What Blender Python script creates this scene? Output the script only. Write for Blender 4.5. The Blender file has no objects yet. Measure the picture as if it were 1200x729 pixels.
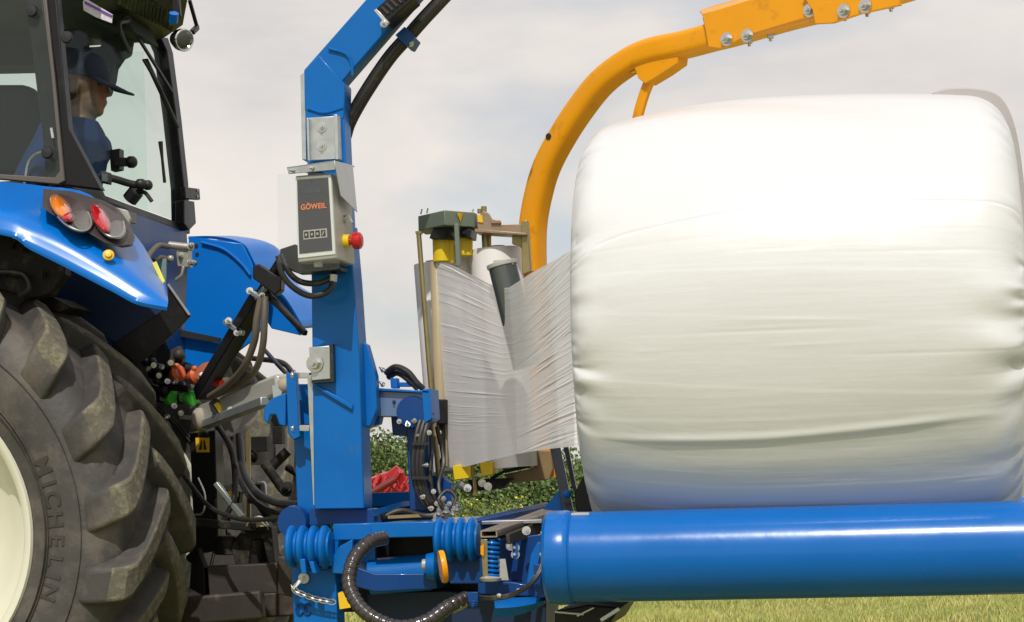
import bpy, bmesh, math, random
import numpy as np
from mathutils import Vector, Matrix, noise
random.seed(7); rng = np.random.RandomState(7)
S = bpy.context.scene; COL = S.collection
PI = math.pi
# ------------------------------------------------------------------ camera
F_PX = 2500.0; ROLL = math.radians(1.6); YAW = math.radians(9.0); HZ = 565.0
CAM = Vector((0.87, -6.19, 1.0))
_F = Vector((-math.sin(YAW), math.cos(YAW), 0)); _R0 = Vector((math.cos(YAW), math.sin(YAW), 0)); _U = Vector((0, 0, 1))
_CR = _R0*math.cos(ROLL) - _U*math.sin(ROLL); _CU = _U*math.cos(ROLL) + _R0*math.sin(ROLL)
cd = bpy.data.cameras.new('camera'); cam = bpy.data.objects.new('camera', cd); COL.objects.link(cam)
cd.sensor_width = 36; cd.lens = 36*F_PX/1200; cd.shift_y = (HZ-364.5)/1200
cd.clip_start = 0.05; cd.clip_end = 3000
cam.matrix_world = Matrix(((_CR.x, _CU.x, -_F.x, CAM.x), (_CR.y, _CU.y, -_F.y, CAM.y), (_CR.z, _CU.z, -_F.z, CAM.z), (0, 0, 0, 1)))
S.camera = cam

def ray(px, py): return _F + _CR*((px-600)/F_PX) + _CU*((HZ-py)/F_PX)
def q(px, py, b):                      # measured position on the upright plane y = b
    d = ray(px, py); return CAM + d*((b-CAM.y)/d.y)
def qp(px, py, P, n):
    d = ray(px, py); P = Vector(P); n = Vector(n); return CAM + d*((P-CAM).dot(n)/d.dot(n))
def qd(px, py, D): return CAM + ray(px, py)*D

# ------------------------------------------------------------------ mesh builder
class MB:
    def __init__(s): s.v = []; s.f = []; s.m = []
    def add(s, vs, fs, mi=0):
        o = len(s.v); s.v += [tuple(x) for x in vs]; s.f += [tuple(i+o for i in f) for f in fs]; s.m += [mi]*len(fs); return s
    def box(s, x0, x1, y0, y1, z0, z1, mi=0):
        v = [(x, y, z) for x in (x0, x1) for y in (y0, y1) for z in (z0, z1)]
        return s.add(v, [(0,1,3,2), (4,6,7,5), (0,4,5,1), (2,3,7,6), (0,2,6,4), (1,5,7,3)], mi)
    def prism(s, pts, off, mi=0):      # polygon points (3D) swept by an offset
        pts = [Vector(p) for p in pts]; off = Vector(off); n = len(pts)
        v = pts + [p+off for p in pts]
        f = [tuple(range(n)), tuple(range(2*n-1, n-1, -1))] + [(i, i+n, (i+1) % n+n, (i+1) % n) for i in range(n)]
        return s.add(v, f, mi)
    def plate(s, pp, b, t, mi=0):      # outline measured on plane y=b, thickness t going back
        return s.prism([q(x, y, b) for x, y in pp], (0, t, 0), mi)
    def bar(s, p0, p1, w, h, up=(0, 0, 1), mi=0):
        p0 = Vector(p0); p1 = Vector(p1); d = (p1-p0).normalized(); side = d.cross(Vector(up)).normalized(); u = side.cross(d)
        a = [p0+side*sx*w/2+u*sz*h/2 for sx, sz in ((-1,-1), (1,-1), (1,1), (-1,1))]
        return s.prism(a, p1-p0, mi)
    def rings(s, rs, cap=True, closed=False, mi=0):
        n = len(rs[0]); v = [p for r in rs for p in r]; f = []
        K = len(rs)
        for k in range(K if closed else K-1):
            a = k*n; b = ((k+1) % K)*n
            for i in range(n): f.append((a+i, a+(i+1) % n, b+(i+1) % n, b+i))
        if cap and not closed: f += [tuple(range(n-1, -1, -1)), tuple(range((K-1)*n, K*n))]
        return s.add(v, f, mi)
    def sweep(s, pts, sec, up=(0, 1, 0), scale=None, cap=True, mi=0):
        pts = [Vector(p) for p in pts]; rs = []; u = Vector(up)
        for i, p in enumerate(pts):
            d = (pts[min(i+1, len(pts)-1)]-pts[max(i-1, 0)]).normalized()
            side = d.cross(u)
            if side.length < 1e-4: side = d.orthogonal()
            side.normalize(); uu = side.cross(d).normalized(); u = uu
            k = 1 if scale is None else scale[i]
            rs.append([p+side*x*k+uu*y*k for x, y in sec])
        return s.rings(rs, cap, mi=mi)
    def tube(s, pts, r, n=12, cap=True, mi=0, up=(0.13, 1, 0.21)):
        sc = r if isinstance(r, (list, tuple)) else [r]*len(pts)
        return s.sweep(pts, [(math.cos(2*PI*i/n), math.sin(2*PI*i/n)) for i in range(n)], up, sc, cap, mi)
    def cyl(s, p0, p1, r, n=20, mi=0, r2=None): return s.tube([p0, p1], [r, r if r2 is None else r2], n, True, mi)
    def lathe(s, prof, org, axis, n=32, mi=0, cap=True):
        org = Vector(org); ax = Vector(axis).normalized(); e = ax.orthogonal().normalized(); g = ax.cross(e)
        rs = [[org+ax*h+(e*math.cos(2*PI*i/n)+g*math.sin(2*PI*i/n))*max(r, 1e-4) for i in range(n)] for r, h in prof]
        return s.rings(rs, cap, mi=mi)
    def ball(s, c, r, n=14, sc=(1, 1, 1), mi=0):
        c = Vector(c); rs = []
        for k in range(1, n//2):
            t = PI*k/(n//2); rs.append([c+Vector((r*sc[0]*math.sin(t)*math.cos(2*PI*i/n), r*sc[1]*math.sin(t)*math.sin(2*PI*i/n), r*sc[2]*math.cos(t))) for i in range(n)])
        return s.rings(rs, True, mi=mi)
    def bolt(s, c, axis, r=0.012, h=0.012, mi=0, washer=True):
        c = Vector(c); ax = Vector(axis).normalized()
        if washer: s.cyl(c, c+ax*0.003, r*1.5, 16, mi)
        s.cyl(c+ax*0.003, c+ax*(h+0.003), r, 6, mi)
        s.cyl(c+ax*(h+0.003), c+ax*(h+0.012), r*0.5, 8, mi); return s
    def build(s, name, mats, parent=None, bevel=0, ang=35, smooth=True, seg=2):
        me = bpy.data.meshes.new(name); base = parent.matrix_world.translation.copy() if parent else None
        vs = s.v
        if parent is None:
            a = np.array(vs); base = Vector(((a[:,0].min()+a[:,0].max())/2, (a[:,1].min()+a[:,1].max())/2, a[:,2].min()))
        me.from_pydata([(x-base.x, y-base.y, z-base.z) for x, y, z in vs], [], s.f)
        bm = bmesh.new(); bm.from_mesh(me); bmesh.ops.recalc_face_normals(bm, faces=bm.faces); bm.to_mesh(me); bm.free()
        if not isinstance(mats, (list, tuple)): mats = [mats]
        for m in mats: me.materials.append(m)
        if len(mats) > 1:
            for p, i in zip(me.polygons, s.m): p.material_index = i
        if smooth:
            for p in me.polygons: p.use_smooth = True
            me.set_sharp_from_angle(angle=math.radians(ang))
        o = bpy.data.objects.new(name, me); COL.objects.link(o)
        if parent: setpar(o, parent)
        else: o.location = base
        if bevel:
            m = o.modifiers.new('bevel', 'BEVEL'); m.width = bevel; m.segments = seg; m.limit_method = 'ANGLE'; m.angle_limit = math.radians(40); m.harden_normals = False
        return o
def setpar(o, parent):
    # parents here never carry rotation, so a plain parent with identity inverse keeps world-aligned axes;
    # a mesh parent shares its own root's origin
    o.parent = parent
def empty(name, loc, label=None, cat=None, group=None):
    o = bpy.data.objects.new(name, None); COL.objects.link(o); o.location = loc; o.empty_display_size = 0.2
    o.matrix_world = Matrix.Translation(Vector(loc)); tag(o, label, cat, group); return o
def tag(o, label=None, cat=None, group=None, kind=None):
    if label: o['label'] = label
    if cat: o['category'] = cat
    if group: o['group'] = group
    if kind: o['kind'] = kind
    return o
def P(name, mat, parent, bevel=0, ang=35, **k):        # part under a parent; sub-parts share the thing's origin
    def fin(mb):
        root = parent
        off = Vector((0, 0, 0))
        while root.parent: root = root.parent
        split = k.pop('split', True); best = None
        for g in (clusters(mb) if split else [mb]):
            o = g.build(name, mat, root, bevel, ang, **k)
            if parent is not root: o.parent = parent; o.location = -Vector(parent.location)
            if best is None: best = o
        return best
    return fin
def clusters(mb):                     # separate pieces become parts of their own; touching shells stay together
    n = len(mb.v); par = list(range(n))
    def find(i):
        while par[i] != i: par[i] = par[par[i]]; i = par[i]
        return i
    for f in mb.f:
        r = find(f[0])
        for i in f[1:]:
            s = find(i)
            if s != r: par[s] = r
    comp = {}
    for i in range(n): comp.setdefault(find(i), []).append(i)
    if len(comp) < 2 or len(comp) > 400: return [mb]
    A = np.array(mb.v); keys = list(comp); lo = [A[comp[c]].min(0)-.002 for c in keys]; hi = [A[comp[c]].max(0)+.002 for c in keys]; g = list(range(len(keys)))
    def fg(i):
        while g[i] != i: i = g[i]
        return i
    for i in range(len(keys)):
        for j in range(i):
            if (lo[i] < hi[j]).all() and (lo[j] < hi[i]).all():
                a, b = fg(i), fg(j)
                if a != b: g[a] = b
    gid = {c: fg(i) for i, c in enumerate(keys)}; groups = {}
    for fi, f in enumerate(mb.f): groups.setdefault(gid[find(f[0])], []).append(fi)
    if len(groups) < 2: return [mb]
    out = []
    for fs in groups.values():
        m = MB(); mp = {}
        for fi in fs:
            nf = []
            for i in mb.f[fi]:
                if i not in mp: mp[i] = len(m.v); m.v.append(mb.v[i])
                nf.append(mp[i])
            m.f.append(tuple(nf)); m.m.append(mb.m[fi])
        out.append(m)
    out.sort(key=lambda m: -float(np.prod(np.ptp(np.array(m.v), axis=0)+.001)))
    return out
def rrect(w, h, r, n=4):
    out = []
    for cx, cy, a0 in ((w/2-r, h/2-r, 0), (-w/2+r, h/2-r, 90), (-w/2+r, -h/2+r, 180), (w/2-r, -h/2+r, 270)):
        for i in range(n+1):
            a = math.radians(a0+90*i/n); out.append((cx+r*math.cos(a), cy+r*math.sin(a)))
    return out
def smooth_path(pts, n=8):            # Catmull-Rom through points
    p = [Vector(x) for x in pts]; p = [p[0]*2-p[1]]+p+[p[-1]*2-p[-2]]; out = []
    for i in range(1, len(p)-2):
        for k in range(n):
            t = k/n; a, b, c, d = p[i-1:i+3]
            out.append(0.5*((2*b)+(c-a)*t+(2*a-5*b+4*c-d)*t*t+(3*b-a-3*c+d)*t**3))
    out.append(p[-2]); return out
def qpath(l, n=8): return smooth_path([q(*x) for x in l], n)

# ------------------------------------------------------------------ materials
def mat(name, col, rough=0.5, metal=0.0, coat=0.0, spec=0.5, var=0.12, vscale=6.0, bump=0.0, bscale=40.0, dirt=None, dirt_amt=0.0, dscale=5.0, rvar=0.1, ior=1.5, emit=None, cr=0.06):
    m = bpy.data.materials.new(name); m.use_nodes = True; nt = m.node_tree; N = nt.nodes; L = nt.links
    p = N['Principled BSDF']; tc = N.new('ShaderNodeTexCoord')
    p.inputs['Metallic'].default_value = metal; p.inputs['Coat Weight'].default_value = coat; p.inputs['Coat Roughness'].default_value = cr
    p.inputs['Specular IOR Level'].default_value = spec; p.inputs['IOR'].default_value = ior
    n = N.new('ShaderNodeTexNoise'); n.inputs['Scale'].default_value = vscale; n.inputs['Detail'].default_value = 6; n.inputs['Roughness'].default_value = 0.6
    L.new(tc.outputs['Object'], n.inputs['Vector'])
    hs = N.new('ShaderNodeMix'); hs.data_type = 'RGBA'
    hs.inputs['A'].default_value = tuple(c*(1-var) for c in col)+(1,); hs.inputs['B'].default_value = tuple(min(1, c*(1+var)) for c in col)+(1,)
    L.new(n.outputs['Fac'], hs.inputs['Factor']); out = hs.outputs['Result']
    if dirt:
        n2 = N.new('ShaderNodeTexNoise'); n2.inputs['Scale'].default_value = dscale; n2.inputs['Detail'].default_value = 8; n2.inputs['Roughness'].default_value = 0.7
        L.new(tc.outputs['Object'], n2.inputs['Vector'])
        rp = N.new('ShaderNodeValToRGB'); rp.color_ramp.elements[0].position = 0.62-dirt_amt*0.5; rp.color_ramp.elements[1].position = 0.78-dirt_amt*0.3
        L.new(n2.outputs['Fac'], rp.inputs['Fac'])
        mx = N.new('ShaderNodeMix'); mx.data_type = 'RGBA'; L.new(rp.outputs['Color'], mx.inputs['Factor']); L.new(out, mx.inputs['A']); mx.inputs['B'].default_value = tuple(dirt)+(1,)
        out = mx.outputs['Result']
    L.new(out, p.inputs['Base Color'])
    mr = N.new('ShaderNodeMapRange'); mr.inputs['To Min'].default_value = max(0.02, rough-rvar); mr.inputs['To Max'].default_value = min(1, rough+rvar)
    L.new(n.outputs['Fac'], mr.inputs['Value']); L.new(mr.outputs['Result'], p.inputs['Roughness'])
    if bump:
        nb = N.new('ShaderNodeTexNoise'); nb.inputs['Scale'].default_value = bscale; nb.inputs['Detail'].default_value = 5
        L.new(tc.outputs['Object'], nb.inputs['Vector']); bp = N.new('ShaderNodeBump'); bp.inputs['Strength'].default_value = bump; bp.inputs['Distance'].default_value = 0.004
        L.new(nb.outputs['Fac'], bp.inputs['Height']); L.new(bp.outputs['Normal'], p.inputs['Normal'])
    if emit: p.inputs['Emission Color'].default_value = tuple(emit[:3])+(1,); p.inputs['Emission Strength'].default_value = emit[3]
    return m
def glass(name, tint, alpha, rough=0.02):
    m = bpy.data.materials.new(name); m.use_nodes = True; nt = m.node_tree; N = nt.nodes; L = nt.links; N.clear()
    o = N.new('ShaderNodeOutputMaterial'); t = N.new('ShaderNodeBsdfTransparent'); t.inputs['Color'].default_value = tuple(tint)+(1,)
    g = N.new('ShaderNodeBsdfGlossy'); g.inputs['Roughness'].default_value = rough
    lw = N.new('ShaderNodeLayerWeight'); lw.inputs['Blend'].default_value = 0.5
    pw = N.new('ShaderNodeMath'); pw.operation = 'POWER'; pw.inputs[1].default_value = 4.0; L.new(lw.outputs['Facing'], pw.inputs[0])
    fr = N.new('ShaderNodeMath'); fr.operation = 'MULTIPLY_ADD'; fr.inputs[1].default_value = 0.06; fr.inputs[2].default_value = 0.012; L.new(pw.outputs[0], fr.inputs[0])
    d = N.new('ShaderNodeBsdfDiffuse'); d.inputs['Color'].default_value = (0.5, 0.52, 0.5, 1)
    m1 = N.new('ShaderNodeMixShader'); m1.inputs[0].default_value = alpha; L.new(t.outputs[0], m1.inputs[1]); L.new(d.outputs[0], m1.inputs[2])
    m2 = N.new('ShaderNodeMixShader'); L.new(fr.outputs[0], m2.inputs[0]); L.new(m1.outputs[0], m2.inputs[1]); L.new(g.outputs[0], m2.inputs[2])
    L.new(m2.outputs[0], o.inputs['Surface']); return m

BLUE = mat('blue_paint', (0.0004, 0.128, 0.455), 0.36, coat=0.12, spec=0.22, var=0.20, vscale=5, bump=0.14, bscale=14, dirt=(0.035, 0.125, 0.30), dirt_amt=0.06, dscale=30, cr=0.12, rvar=.16)
RBLUE = mat('blue_roller_paint', (0.0004, 0.124, 0.460), 0.24, coat=0.22, spec=0.32, var=0.10, vscale=4, bump=0.16, bscale=13, cr=0.10, dirt=(0.02, 0.13, 0.38), dirt_amt=0.04, dscale=20, rvar=.16)
TBLUE = mat('tractor_blue_paint', (0.0006, 0.155, 0.58), 0.30, coat=0.20, spec=0.3, var=0.06, vscale=3, cr=0.16)
NAVY = mat('navy_and_shaded_blue', (0.006, 0.022, 0.075), 0.5, var=0.25, vscale=8)
DBLUE = mat('dark_and_shaded_blue', (0.002, 0.05, 0.21), 0.4, coat=0.1, spec=.3, var=0.2, vscale=6)
ORANGE = mat('orange_yellow_paint', (0.80, 0.325, 0.002), 0.35, coat=0.15, spec=.3, var=0.10, vscale=6, bump=0.10, bscale=14, dirt=(0.52, 0.20, 0.01), dirt_amt=0.10, dscale=14, cr=0.1)
YELL = mat('yellow_plastic', (0.80, 0.56, 0.01), 0.4, var=0.1)
GALV = mat('galvanised_steel', (0.50, 0.53, 0.52), 0.38, metal=0.75, var=0.25, vscale=22, rvar=0.15)
ZINC = mat('yellow_zinc_steel', (0.33, 0.27, 0.12), 0.4, metal=0.7, var=0.4, vscale=9)
CREAMB = mat('grey_cream_box', (0.44, 0.43, 0.37), 0.42, metal=0.2, var=0.08)
GREEN = mat('grey_green_housing', (0.17, 0.21, 0.16), 0.45, metal=0.2, var=0.15)
BLK = mat('black_paint', (0.010, 0.0095, 0.010), 0.4, spec=.3, var=0.3, vscale=10, dirt=(0.04, 0.034, 0.026), dirt_amt=0.12, dscale=9)
CAST = mat('dark_cast_iron', (0.018, 0.016, 0.014), 0.6, metal=0.3, spec=.3, var=0.5, vscale=18, bump=0.4, bscale=60, dirt=(0.11, 0.09, 0.06), dirt_amt=0.18, dscale=10)
BROWNM = mat('dusty_brown_steel', (0.045, 0.037, 0.030), 0.6, metal=0.2, var=0.3, vscale=10, bump=0.2, bscale=50, dirt=(0.16, 0.12, 0.09), dirt_amt=0.1)
HOSE = mat('black_hose_rubber', (0.022, 0.020, 0.019), 0.45, var=0.3, vscale=30, dirt=(0.08, 0.07, 0.055), dirt_amt=0.15, dscale=20)
HOSEB = mat('dusty_brown_hose', (0.13, 0.105, 0.08), 0.5, var=0.25, vscale=20)
RUB = mat('tyre_rubber', (0.062, 0.057, 0.052), 0.62, var=0.30, vscale=5, bump=0.45, bscale=45, dirt=(0.15, 0.125, 0.10), dirt_amt=0.26, dscale=5)
MUD = mat('dried_mud_on_rubber', (0.115, 0.102, 0.078), 0.85, var=0.35, vscale=18, bump=1.0, bscale=60, dirt=(0.24, 0.215, 0.13), dirt_amt=0.30, dscale=30)
RIM = mat('cream_rim_paint', (0.74, 0.72, 0.58), 0.32, coat=0.5, var=0.04)
CHROME = mat('chrome', (0.75, 0.75, 0.75), 0.12, metal=1.0, var=0.05)
STEEL = mat('zinc_bolt', (0.62, 0.62, 0.60), 0.28, metal=0.9, var=0.15, vscale=40)
RED = mat('red_plastic', (0.55, 0.010, 0.012), 0.25, var=0.1, coat=0.4)
REDL = mat('red_lens', (0.50, 0.006, 0.015), 0.12, var=0.1, coat=0.8)
AMBL = mat('amber_lens', (0.85, 0.22, 0.01), 0.12, var=0.1, coat=0.8)
SALMON = mat('orange_red_cap', (0.62, 0.12, 0.04), 0.4, var=0.15)
LIME = mat('green_cap', (0.06, 0.55, 0.04), 0.35, var=0.1)
WHITE = mat('white_plastic', (0.80, 0.79, 0.76), 0.4, var=0.05)
GREYP = mat('light_grey_paint', (0.42, 0.41, 0.37), 0.38, var=0.15, vscale=10, dirt=(0.25, 0.21, 0.14), dirt_amt=0.12, coat=0.3)
PANEL = mat('dark_grey_keypad', (0.045, 0.044, 0.052), 0.3, var=0.15, coat=0.3)
INK = mat('orange_print', (0.95, 0.25, 0.08), 0.5, var=0.02)
KEYP = mat('key_print', (0.50, 0.47, 0.42), 0.5, var=0.05)
BLKT = mat('black_print', (0.015, 0.015, 0.015), 0.5)
STICK = mat('yellow_sticker', (0.85, 0.50, 0.01), 0.4, var=0.03)
INTER = mat('cab_interior_grey', (0.030, 0.033, 0.034), 0.7, var=0.2)
GLASS = glass('green_cab_glass', (0.86, 0.915, 0.895), 0.010)
GLASSS = glass('hazed_side_glass', (0.86, 0.905, 0.885), 0.035)  # pale reflections on the side pane put in as diffuse haze
GLASSF = glass('far_cab_glass', (0.94, 0.985, 0.97), 0.005)
CLEAR = glass('clear_cover', (0.975, 0.985, 0.985), 0.025, 0.05)
CORE = mat('grey_smoked_tube', (0.10, 0.115, 0.11), 0.25, metal=0.4, var=0.1, coat=0.5)
TAN = mat('tan_roller', (0.42, 0.34, 0.20), 0.4, var=0.15)
# ------------------------------------------------------------------ world, sun
SUN_EL = math.radians(49); SUN_DIR = Vector((0.07, -1.0, 0)).normalized()*math.cos(SUN_EL)+Vector((0, 0, math.sin(SUN_EL)))
w = bpy.data.worlds.new('World'); S.world = w; w.use_nodes = True; nt = w.node_tree; N = nt.nodes; L = nt.links; N.clear()
wo = N.new('ShaderNodeOutputWorld'); bg = N.new('ShaderNodeBackground'); bg.inputs['Strength'].default_value = 0.1
sk = N.new('ShaderNodeTexSky'); sk.sky_type = 'NISHITA'; sk.sun_disc = False; sk.sun_elevation = SUN_EL
sk.sun_rotation = math.atan2(SUN_DIR.x, SUN_DIR.y); sk.altitude = 200; sk.air_density = 1; sk.dust_density = 1.5
tc = N.new('ShaderNodeTexCoord'); mp = N.new('ShaderNodeMapping'); mp.inputs['Scale'].default_value = (1.0, 1.0, 2.6); L.new(tc.outputs['Generated'], mp.inputs['Vector'])
n1 = N.new('ShaderNodeTexNoise'); n1.inputs['Scale'].default_value = 3.2; n1.inputs['Detail'].default_value = 7; n1.inputs['Roughness'].default_value = 0.55; n1.inputs['Distortion'].default_value = 0.4
L.new(mp.outputs['Vector'], n1.inputs['Vector'])
cr = N.new('ShaderNodeValToRGB'); e = cr.color_ramp.elements
e[0].position = 0.32; e[0].color = (0.58, 0.575, 0.58, 1); e[1].position = 0.66; e[1].color = (0.86, 0.80, 0.74, 1)
x = cr.color_ramp.elements.new(0.48); x.color = (0.745, 0.70, 0.665, 1)
L.new(n1.outputs['Fac'], cr.inputs['Fac'])
sc = N.new('ShaderNodeVectorMath'); sc.operation = 'SCALE'; sc.inputs['Scale'].default_value = 10.0; L.new(cr.outputs['Color'], sc.inputs[0])
n2 = N.new('ShaderNodeTexNoise'); n2.inputs['Scale'].default_value = 4.2; n2.inputs['Detail'].default_value = 5; L.new(mp.outputs['Vector'], n2.inputs['Vector'])
mp.inputs['Location'].default_value = (0.35, 0.2, 0.1)
rp = N.new('ShaderNodeValToRGB'); rp.color_ramp.elements[0].position = 0.34; rp.color_ramp.elements[0].color = (0.35, 0.35, 0.35, 1); rp.color_ramp.elements[1].position = 0.52; rp.color_ramp.elements[1].color = (0.97, 0.97, 0.97, 1)
L.new(n2.outputs['Fac'], rp.inputs['Fac'])
mx = N.new('ShaderNodeMix'); mx.data_type = 'RGBA'; L.new(rp.outputs['Color'], mx.inputs['Factor']); L.new(sk.outputs['Color'], mx.inputs['A']); L.new(sc.outputs['Vector'], mx.inputs['B'])
L.new(mx.outputs['Result'], bg.inputs['Color']); L.new(bg.outputs['Background'], wo.inputs['Surface'])
sd = bpy.data.lights.new('sun', 'SUN'); sd.energy = 2.7; sd.angle = math.radians(0.6); sd.color = (1, 0.97, 0.92)
so = bpy.data.objects.new('sun', sd); COL.objects.link(so); so.rotation_euler = SUN_DIR.to_track_quat('Z', 'Y').to_euler(); so.location = (0, -5, 12)
S.view_settings.view_transform = 'Standard'; S.view_settings.look = 'None'; S.view_settings.exposure = 0.08; S.view_settings.gamma = 1
S.render.engine = 'CYCLES'; S.cycles.max_bounces = 8; S.cycles.transparent_max_bounces = 16

# ------------------------------------------------------------------ ground
gm = mat('field_soil_grass', (0.17, 0.19, 0.035), 0.9, var=0.35, vscale=1.2, bump=0.8, bscale=12, dirt=(0.32, 0.28, 0.10), dirt_amt=0.35, dscale=0.8)
g = MB(); n = 60; R = 1400
xs = [R*math.copysign(abs(t)**3, t) for t in np.linspace(-1, 1, n)]
vs = [(x, y, 0.0 if math.hypot(x, y) < 60 else 0.0) for y in xs for x in xs]
g.add(vs, [(j*n+i, j*n+i+1, (j+1)*n+i+1, (j+1)*n+i) for j in range(n-1) for i in range(n-1)])
o = g.build('ground', gm); tag(o, kind='structure')
# mown grass blades
gb1 = mat('grass_blade', (0.31, 0.35, 0.075), 0.6, var=0.35, vscale=0.7, dirt=(0.60, 0.50, 0.18), dirt_amt=0.35, dscale=2.2)
def blades(x0, x1, D0, D1, n, h, w_):
    mb = MB(); V = []; Fc = []
    for i in range(n):
        D = D0+(D1-D0)*rng.rand()**0.8; xx = x0+(x1-x0)*rng.rand()
        p = Vector((CAM.x, CAM.y, 0))+_F*D+_R0*xx
        a = rng.rand()*PI; hh = h*(0.5+rng.rand()*0.9)*(0.75+0.6*noise.noise(Vector((p.x*0.9, p.y*0.9, 0)))); le = (rng.rand(2)-0.5)*hh*1.1
        dx, dy = math.cos(a)*w_, math.sin(a)*w_; k = len(V)
        V += [(p.x-dx, p.y-dy, 0), (p.x+dx, p.y+dy, 0), (p.x+le[0]*0.4+dx*0.7, p.y+le[1]*0.4+dy*0.7, hh*0.6), (p.x+le[0], p.y+le[1], hh)]
        Fc += [(k, k+1, k+2), (k, k+2, k+3)]
    mb.v = V; mb.f = Fc; mb.m = [0]*len(Fc); return mb
gg = blades(-3, 6.5, 12.5, 24, 110000, 0.055, 0.0045)
g2 = blades(-6, 9, 5.0, 13, 25000, 0.06, 0.005); k = len(gg.v); gg.v += g2.v; gg.f += [tuple(i+k for i in f) for f in g2.f]; gg.m += g2.m
o = gg.build('grass', gb1, smooth=False); tag(o, 'short sunlit yellow green grass of the field under the machine', 'grass', kind='stuff')

# ------------------------------------------------------------------ shrubs behind
def leafmat(name, c, v=0.35): return mat(name, c, 0.55, var=v, vscale=2.5, rvar=0.1)
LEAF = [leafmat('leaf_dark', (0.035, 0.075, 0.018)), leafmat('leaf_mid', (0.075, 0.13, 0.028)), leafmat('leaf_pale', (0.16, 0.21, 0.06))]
FLOW = mat('yellow_flower', (0.75, 0.65, 0.03), 0.6); BARK = mat('bark', (0.09, 0.07, 0.05), 0.8, var=0.3, bump=0.5)
def shrub(name, base, w_, h, n, leaf, mats, label, cat, group=None, flowers=0, trunk=0.04):
    root = empty(name, base, label, cat, group); mb = MB(); st = MB()
    blobs = []
    for i in range(11):
        a = random.random()*2*PI; rr = random.random()**0.6*w_*0.42
        blobs.append((Vector((math.cos(a)*rr, math.sin(a)*rr*0.8, h*(0.22+0.62*random.random()))), w_*(0.13+0.13*random.random())))
    for c, r in blobs:
        mid = c*0.45+Vector((0, 0, -0.05*h)); mid.z = max(mid.z, 0.1)
        st.tube([Vector(base), Vector(base)+mid, Vector(base)+c], [trunk, trunk*0.6, trunk*0.15], 6)
    for i in range(n):
        c, r = blobs[i % len(blobs)]
        d = Vector(rng.normal(size=3)).normalized()*r*(0.35+0.85*rng.rand()**0.5)
        d.z *= 0.9; p = Vector(base)+c+d
        if p.z < 0.02: p.z = 0.05+rng.rand()*0.3
        nn = Vector(rng.normal(size=3)).normalized(); u = nn.orthogonal().normalized(); v = nn.cross(u)
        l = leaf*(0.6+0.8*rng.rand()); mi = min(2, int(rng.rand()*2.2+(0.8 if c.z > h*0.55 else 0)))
        if rng.rand() < flowers: mi = 3
        mb.add([p-u*l*0.35, p+v*l*0.5+nn*l*0.1, p+u*l*0.35, p-v*l*0.5], [(0, 1, 2, 3)], mi)
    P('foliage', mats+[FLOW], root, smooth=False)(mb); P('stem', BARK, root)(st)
    return root
def gpt(px, D): p = qd(px, 600, D); return Vector((p.x, p.y, 0))
hl = [
 (395, 47, 4.4, 2.0, 'tall dark green bush behind the mast, left of the red implement'),
 (452, 46, 4.0, 2.15, 'bright green leafy bush rising above the red implement'),
 (505, 48, 3.6, 1.9, 'green bush hidden mostly behind the black hoses of the wrapper'),
 (556, 46, 3.4, 1.15, 'low green bush beside the yellow roll holders'),
 (612, 44, 3.6, 1.25, 'dark green bush with yellow flowers under the film rolls'),
 (676, 45, 2.2, 1.65, 'light green bush seen in the gap left of the bale'),
]
for px, D, ww, hh, lb in hl:
    hh *= .93
    b = gpt(px, D)
    near = px in (452, 612, 676, 556)
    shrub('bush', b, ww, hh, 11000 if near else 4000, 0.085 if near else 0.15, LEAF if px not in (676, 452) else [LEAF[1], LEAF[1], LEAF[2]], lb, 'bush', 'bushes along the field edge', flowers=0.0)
for px, D, ww, hh, lb in ((568, 30, 1.3, 0.72, 'pale yellow green tall weed clump left below the film rolls'), (622, 31, 1.2, 0.55, 'clump of weeds with yellow flowers below the film rolls')):
    shrub('weed_clump', gpt(px, D), ww, hh, 4500, 0.045, [LEAF[1], LEAF[2], LEAF[2]], lb, 'weeds', 'weed clumps in front of the hedge', flowers=0.22 if px > 600 else 0.06, trunk=0.01)
mb = MB()
for i in range(16000):
    px = 770+350*rng.rand(); D = 46+3*rng.rand(); b0 = gpt(px, D); top = 1.35+.35*noise.noise(Vector((b0.x*.6, b0.y*.6, 0)))
    p = Vector((b0.x, b0.y, top*rng.rand()**.6+.03)); nn = Vector(rng.normal(size=3)).normalized(); u_ = nn.orthogonal().normalized(); v_ = nn.cross(u_); l = .10*(.6+.8*rng.rand())
    mb.add([p-u_*l*.4, p+v_*l*.55, p+u_*l*.4, p-v_*l*.55], [(0, 1, 2, 3)], int(rng.rand()*2.4))
o = mb.build('hedge', LEAF, smooth=False); tag(o, 'low clipped green hedge running on behind the bale', 'hedge', kind='stuff')
# ------------------------------------------------------------------ red implement in the field
RI = mat('red_implement_paint', (0.40, 0.010, 0.016), 0.4, var=0.2, vscale=2, coat=0.4)
rb = gpt(456, 30); ri = empty('hay_rake', rb, 'red folded hay implement parked by the green bush behind the mast', 'farm implement')
def rp_(px, py, D=30): return qd(px, py, D)
m = MB()
m.bar(rp_(425, 583), rp_(468, 549), 0.16, 0.12); m.bar(rp_(430, 566), rp_(455, 556, 30.3), 0.10, 0.09); m.bar(rp_(418, 572, 30.5), rp_(478, 570, 30.5), 0.13, 0.12)
m.bar(rp_(452, 580), rp_(470, 552, 29.8), 0.10, 0.08); m.bar(rp_(470, 552, 29.8), rp_(474, 585, 30), 0.08, 0.08)
P('frame', RI, ri, 0.01)(m)
for k in range(6):
    m = MB(); x = 432+k*8; m.bar(rp_(x, 584, 29.7), rp_(x+13, 556+(k % 3)*3, 29.9), .055, .05); m.bar(rp_(x+5, 573, 29.7), rp_(x+1, 565, 29.6), .03, .03); P('tine_arm', RI, ri, .01)(m)
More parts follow.
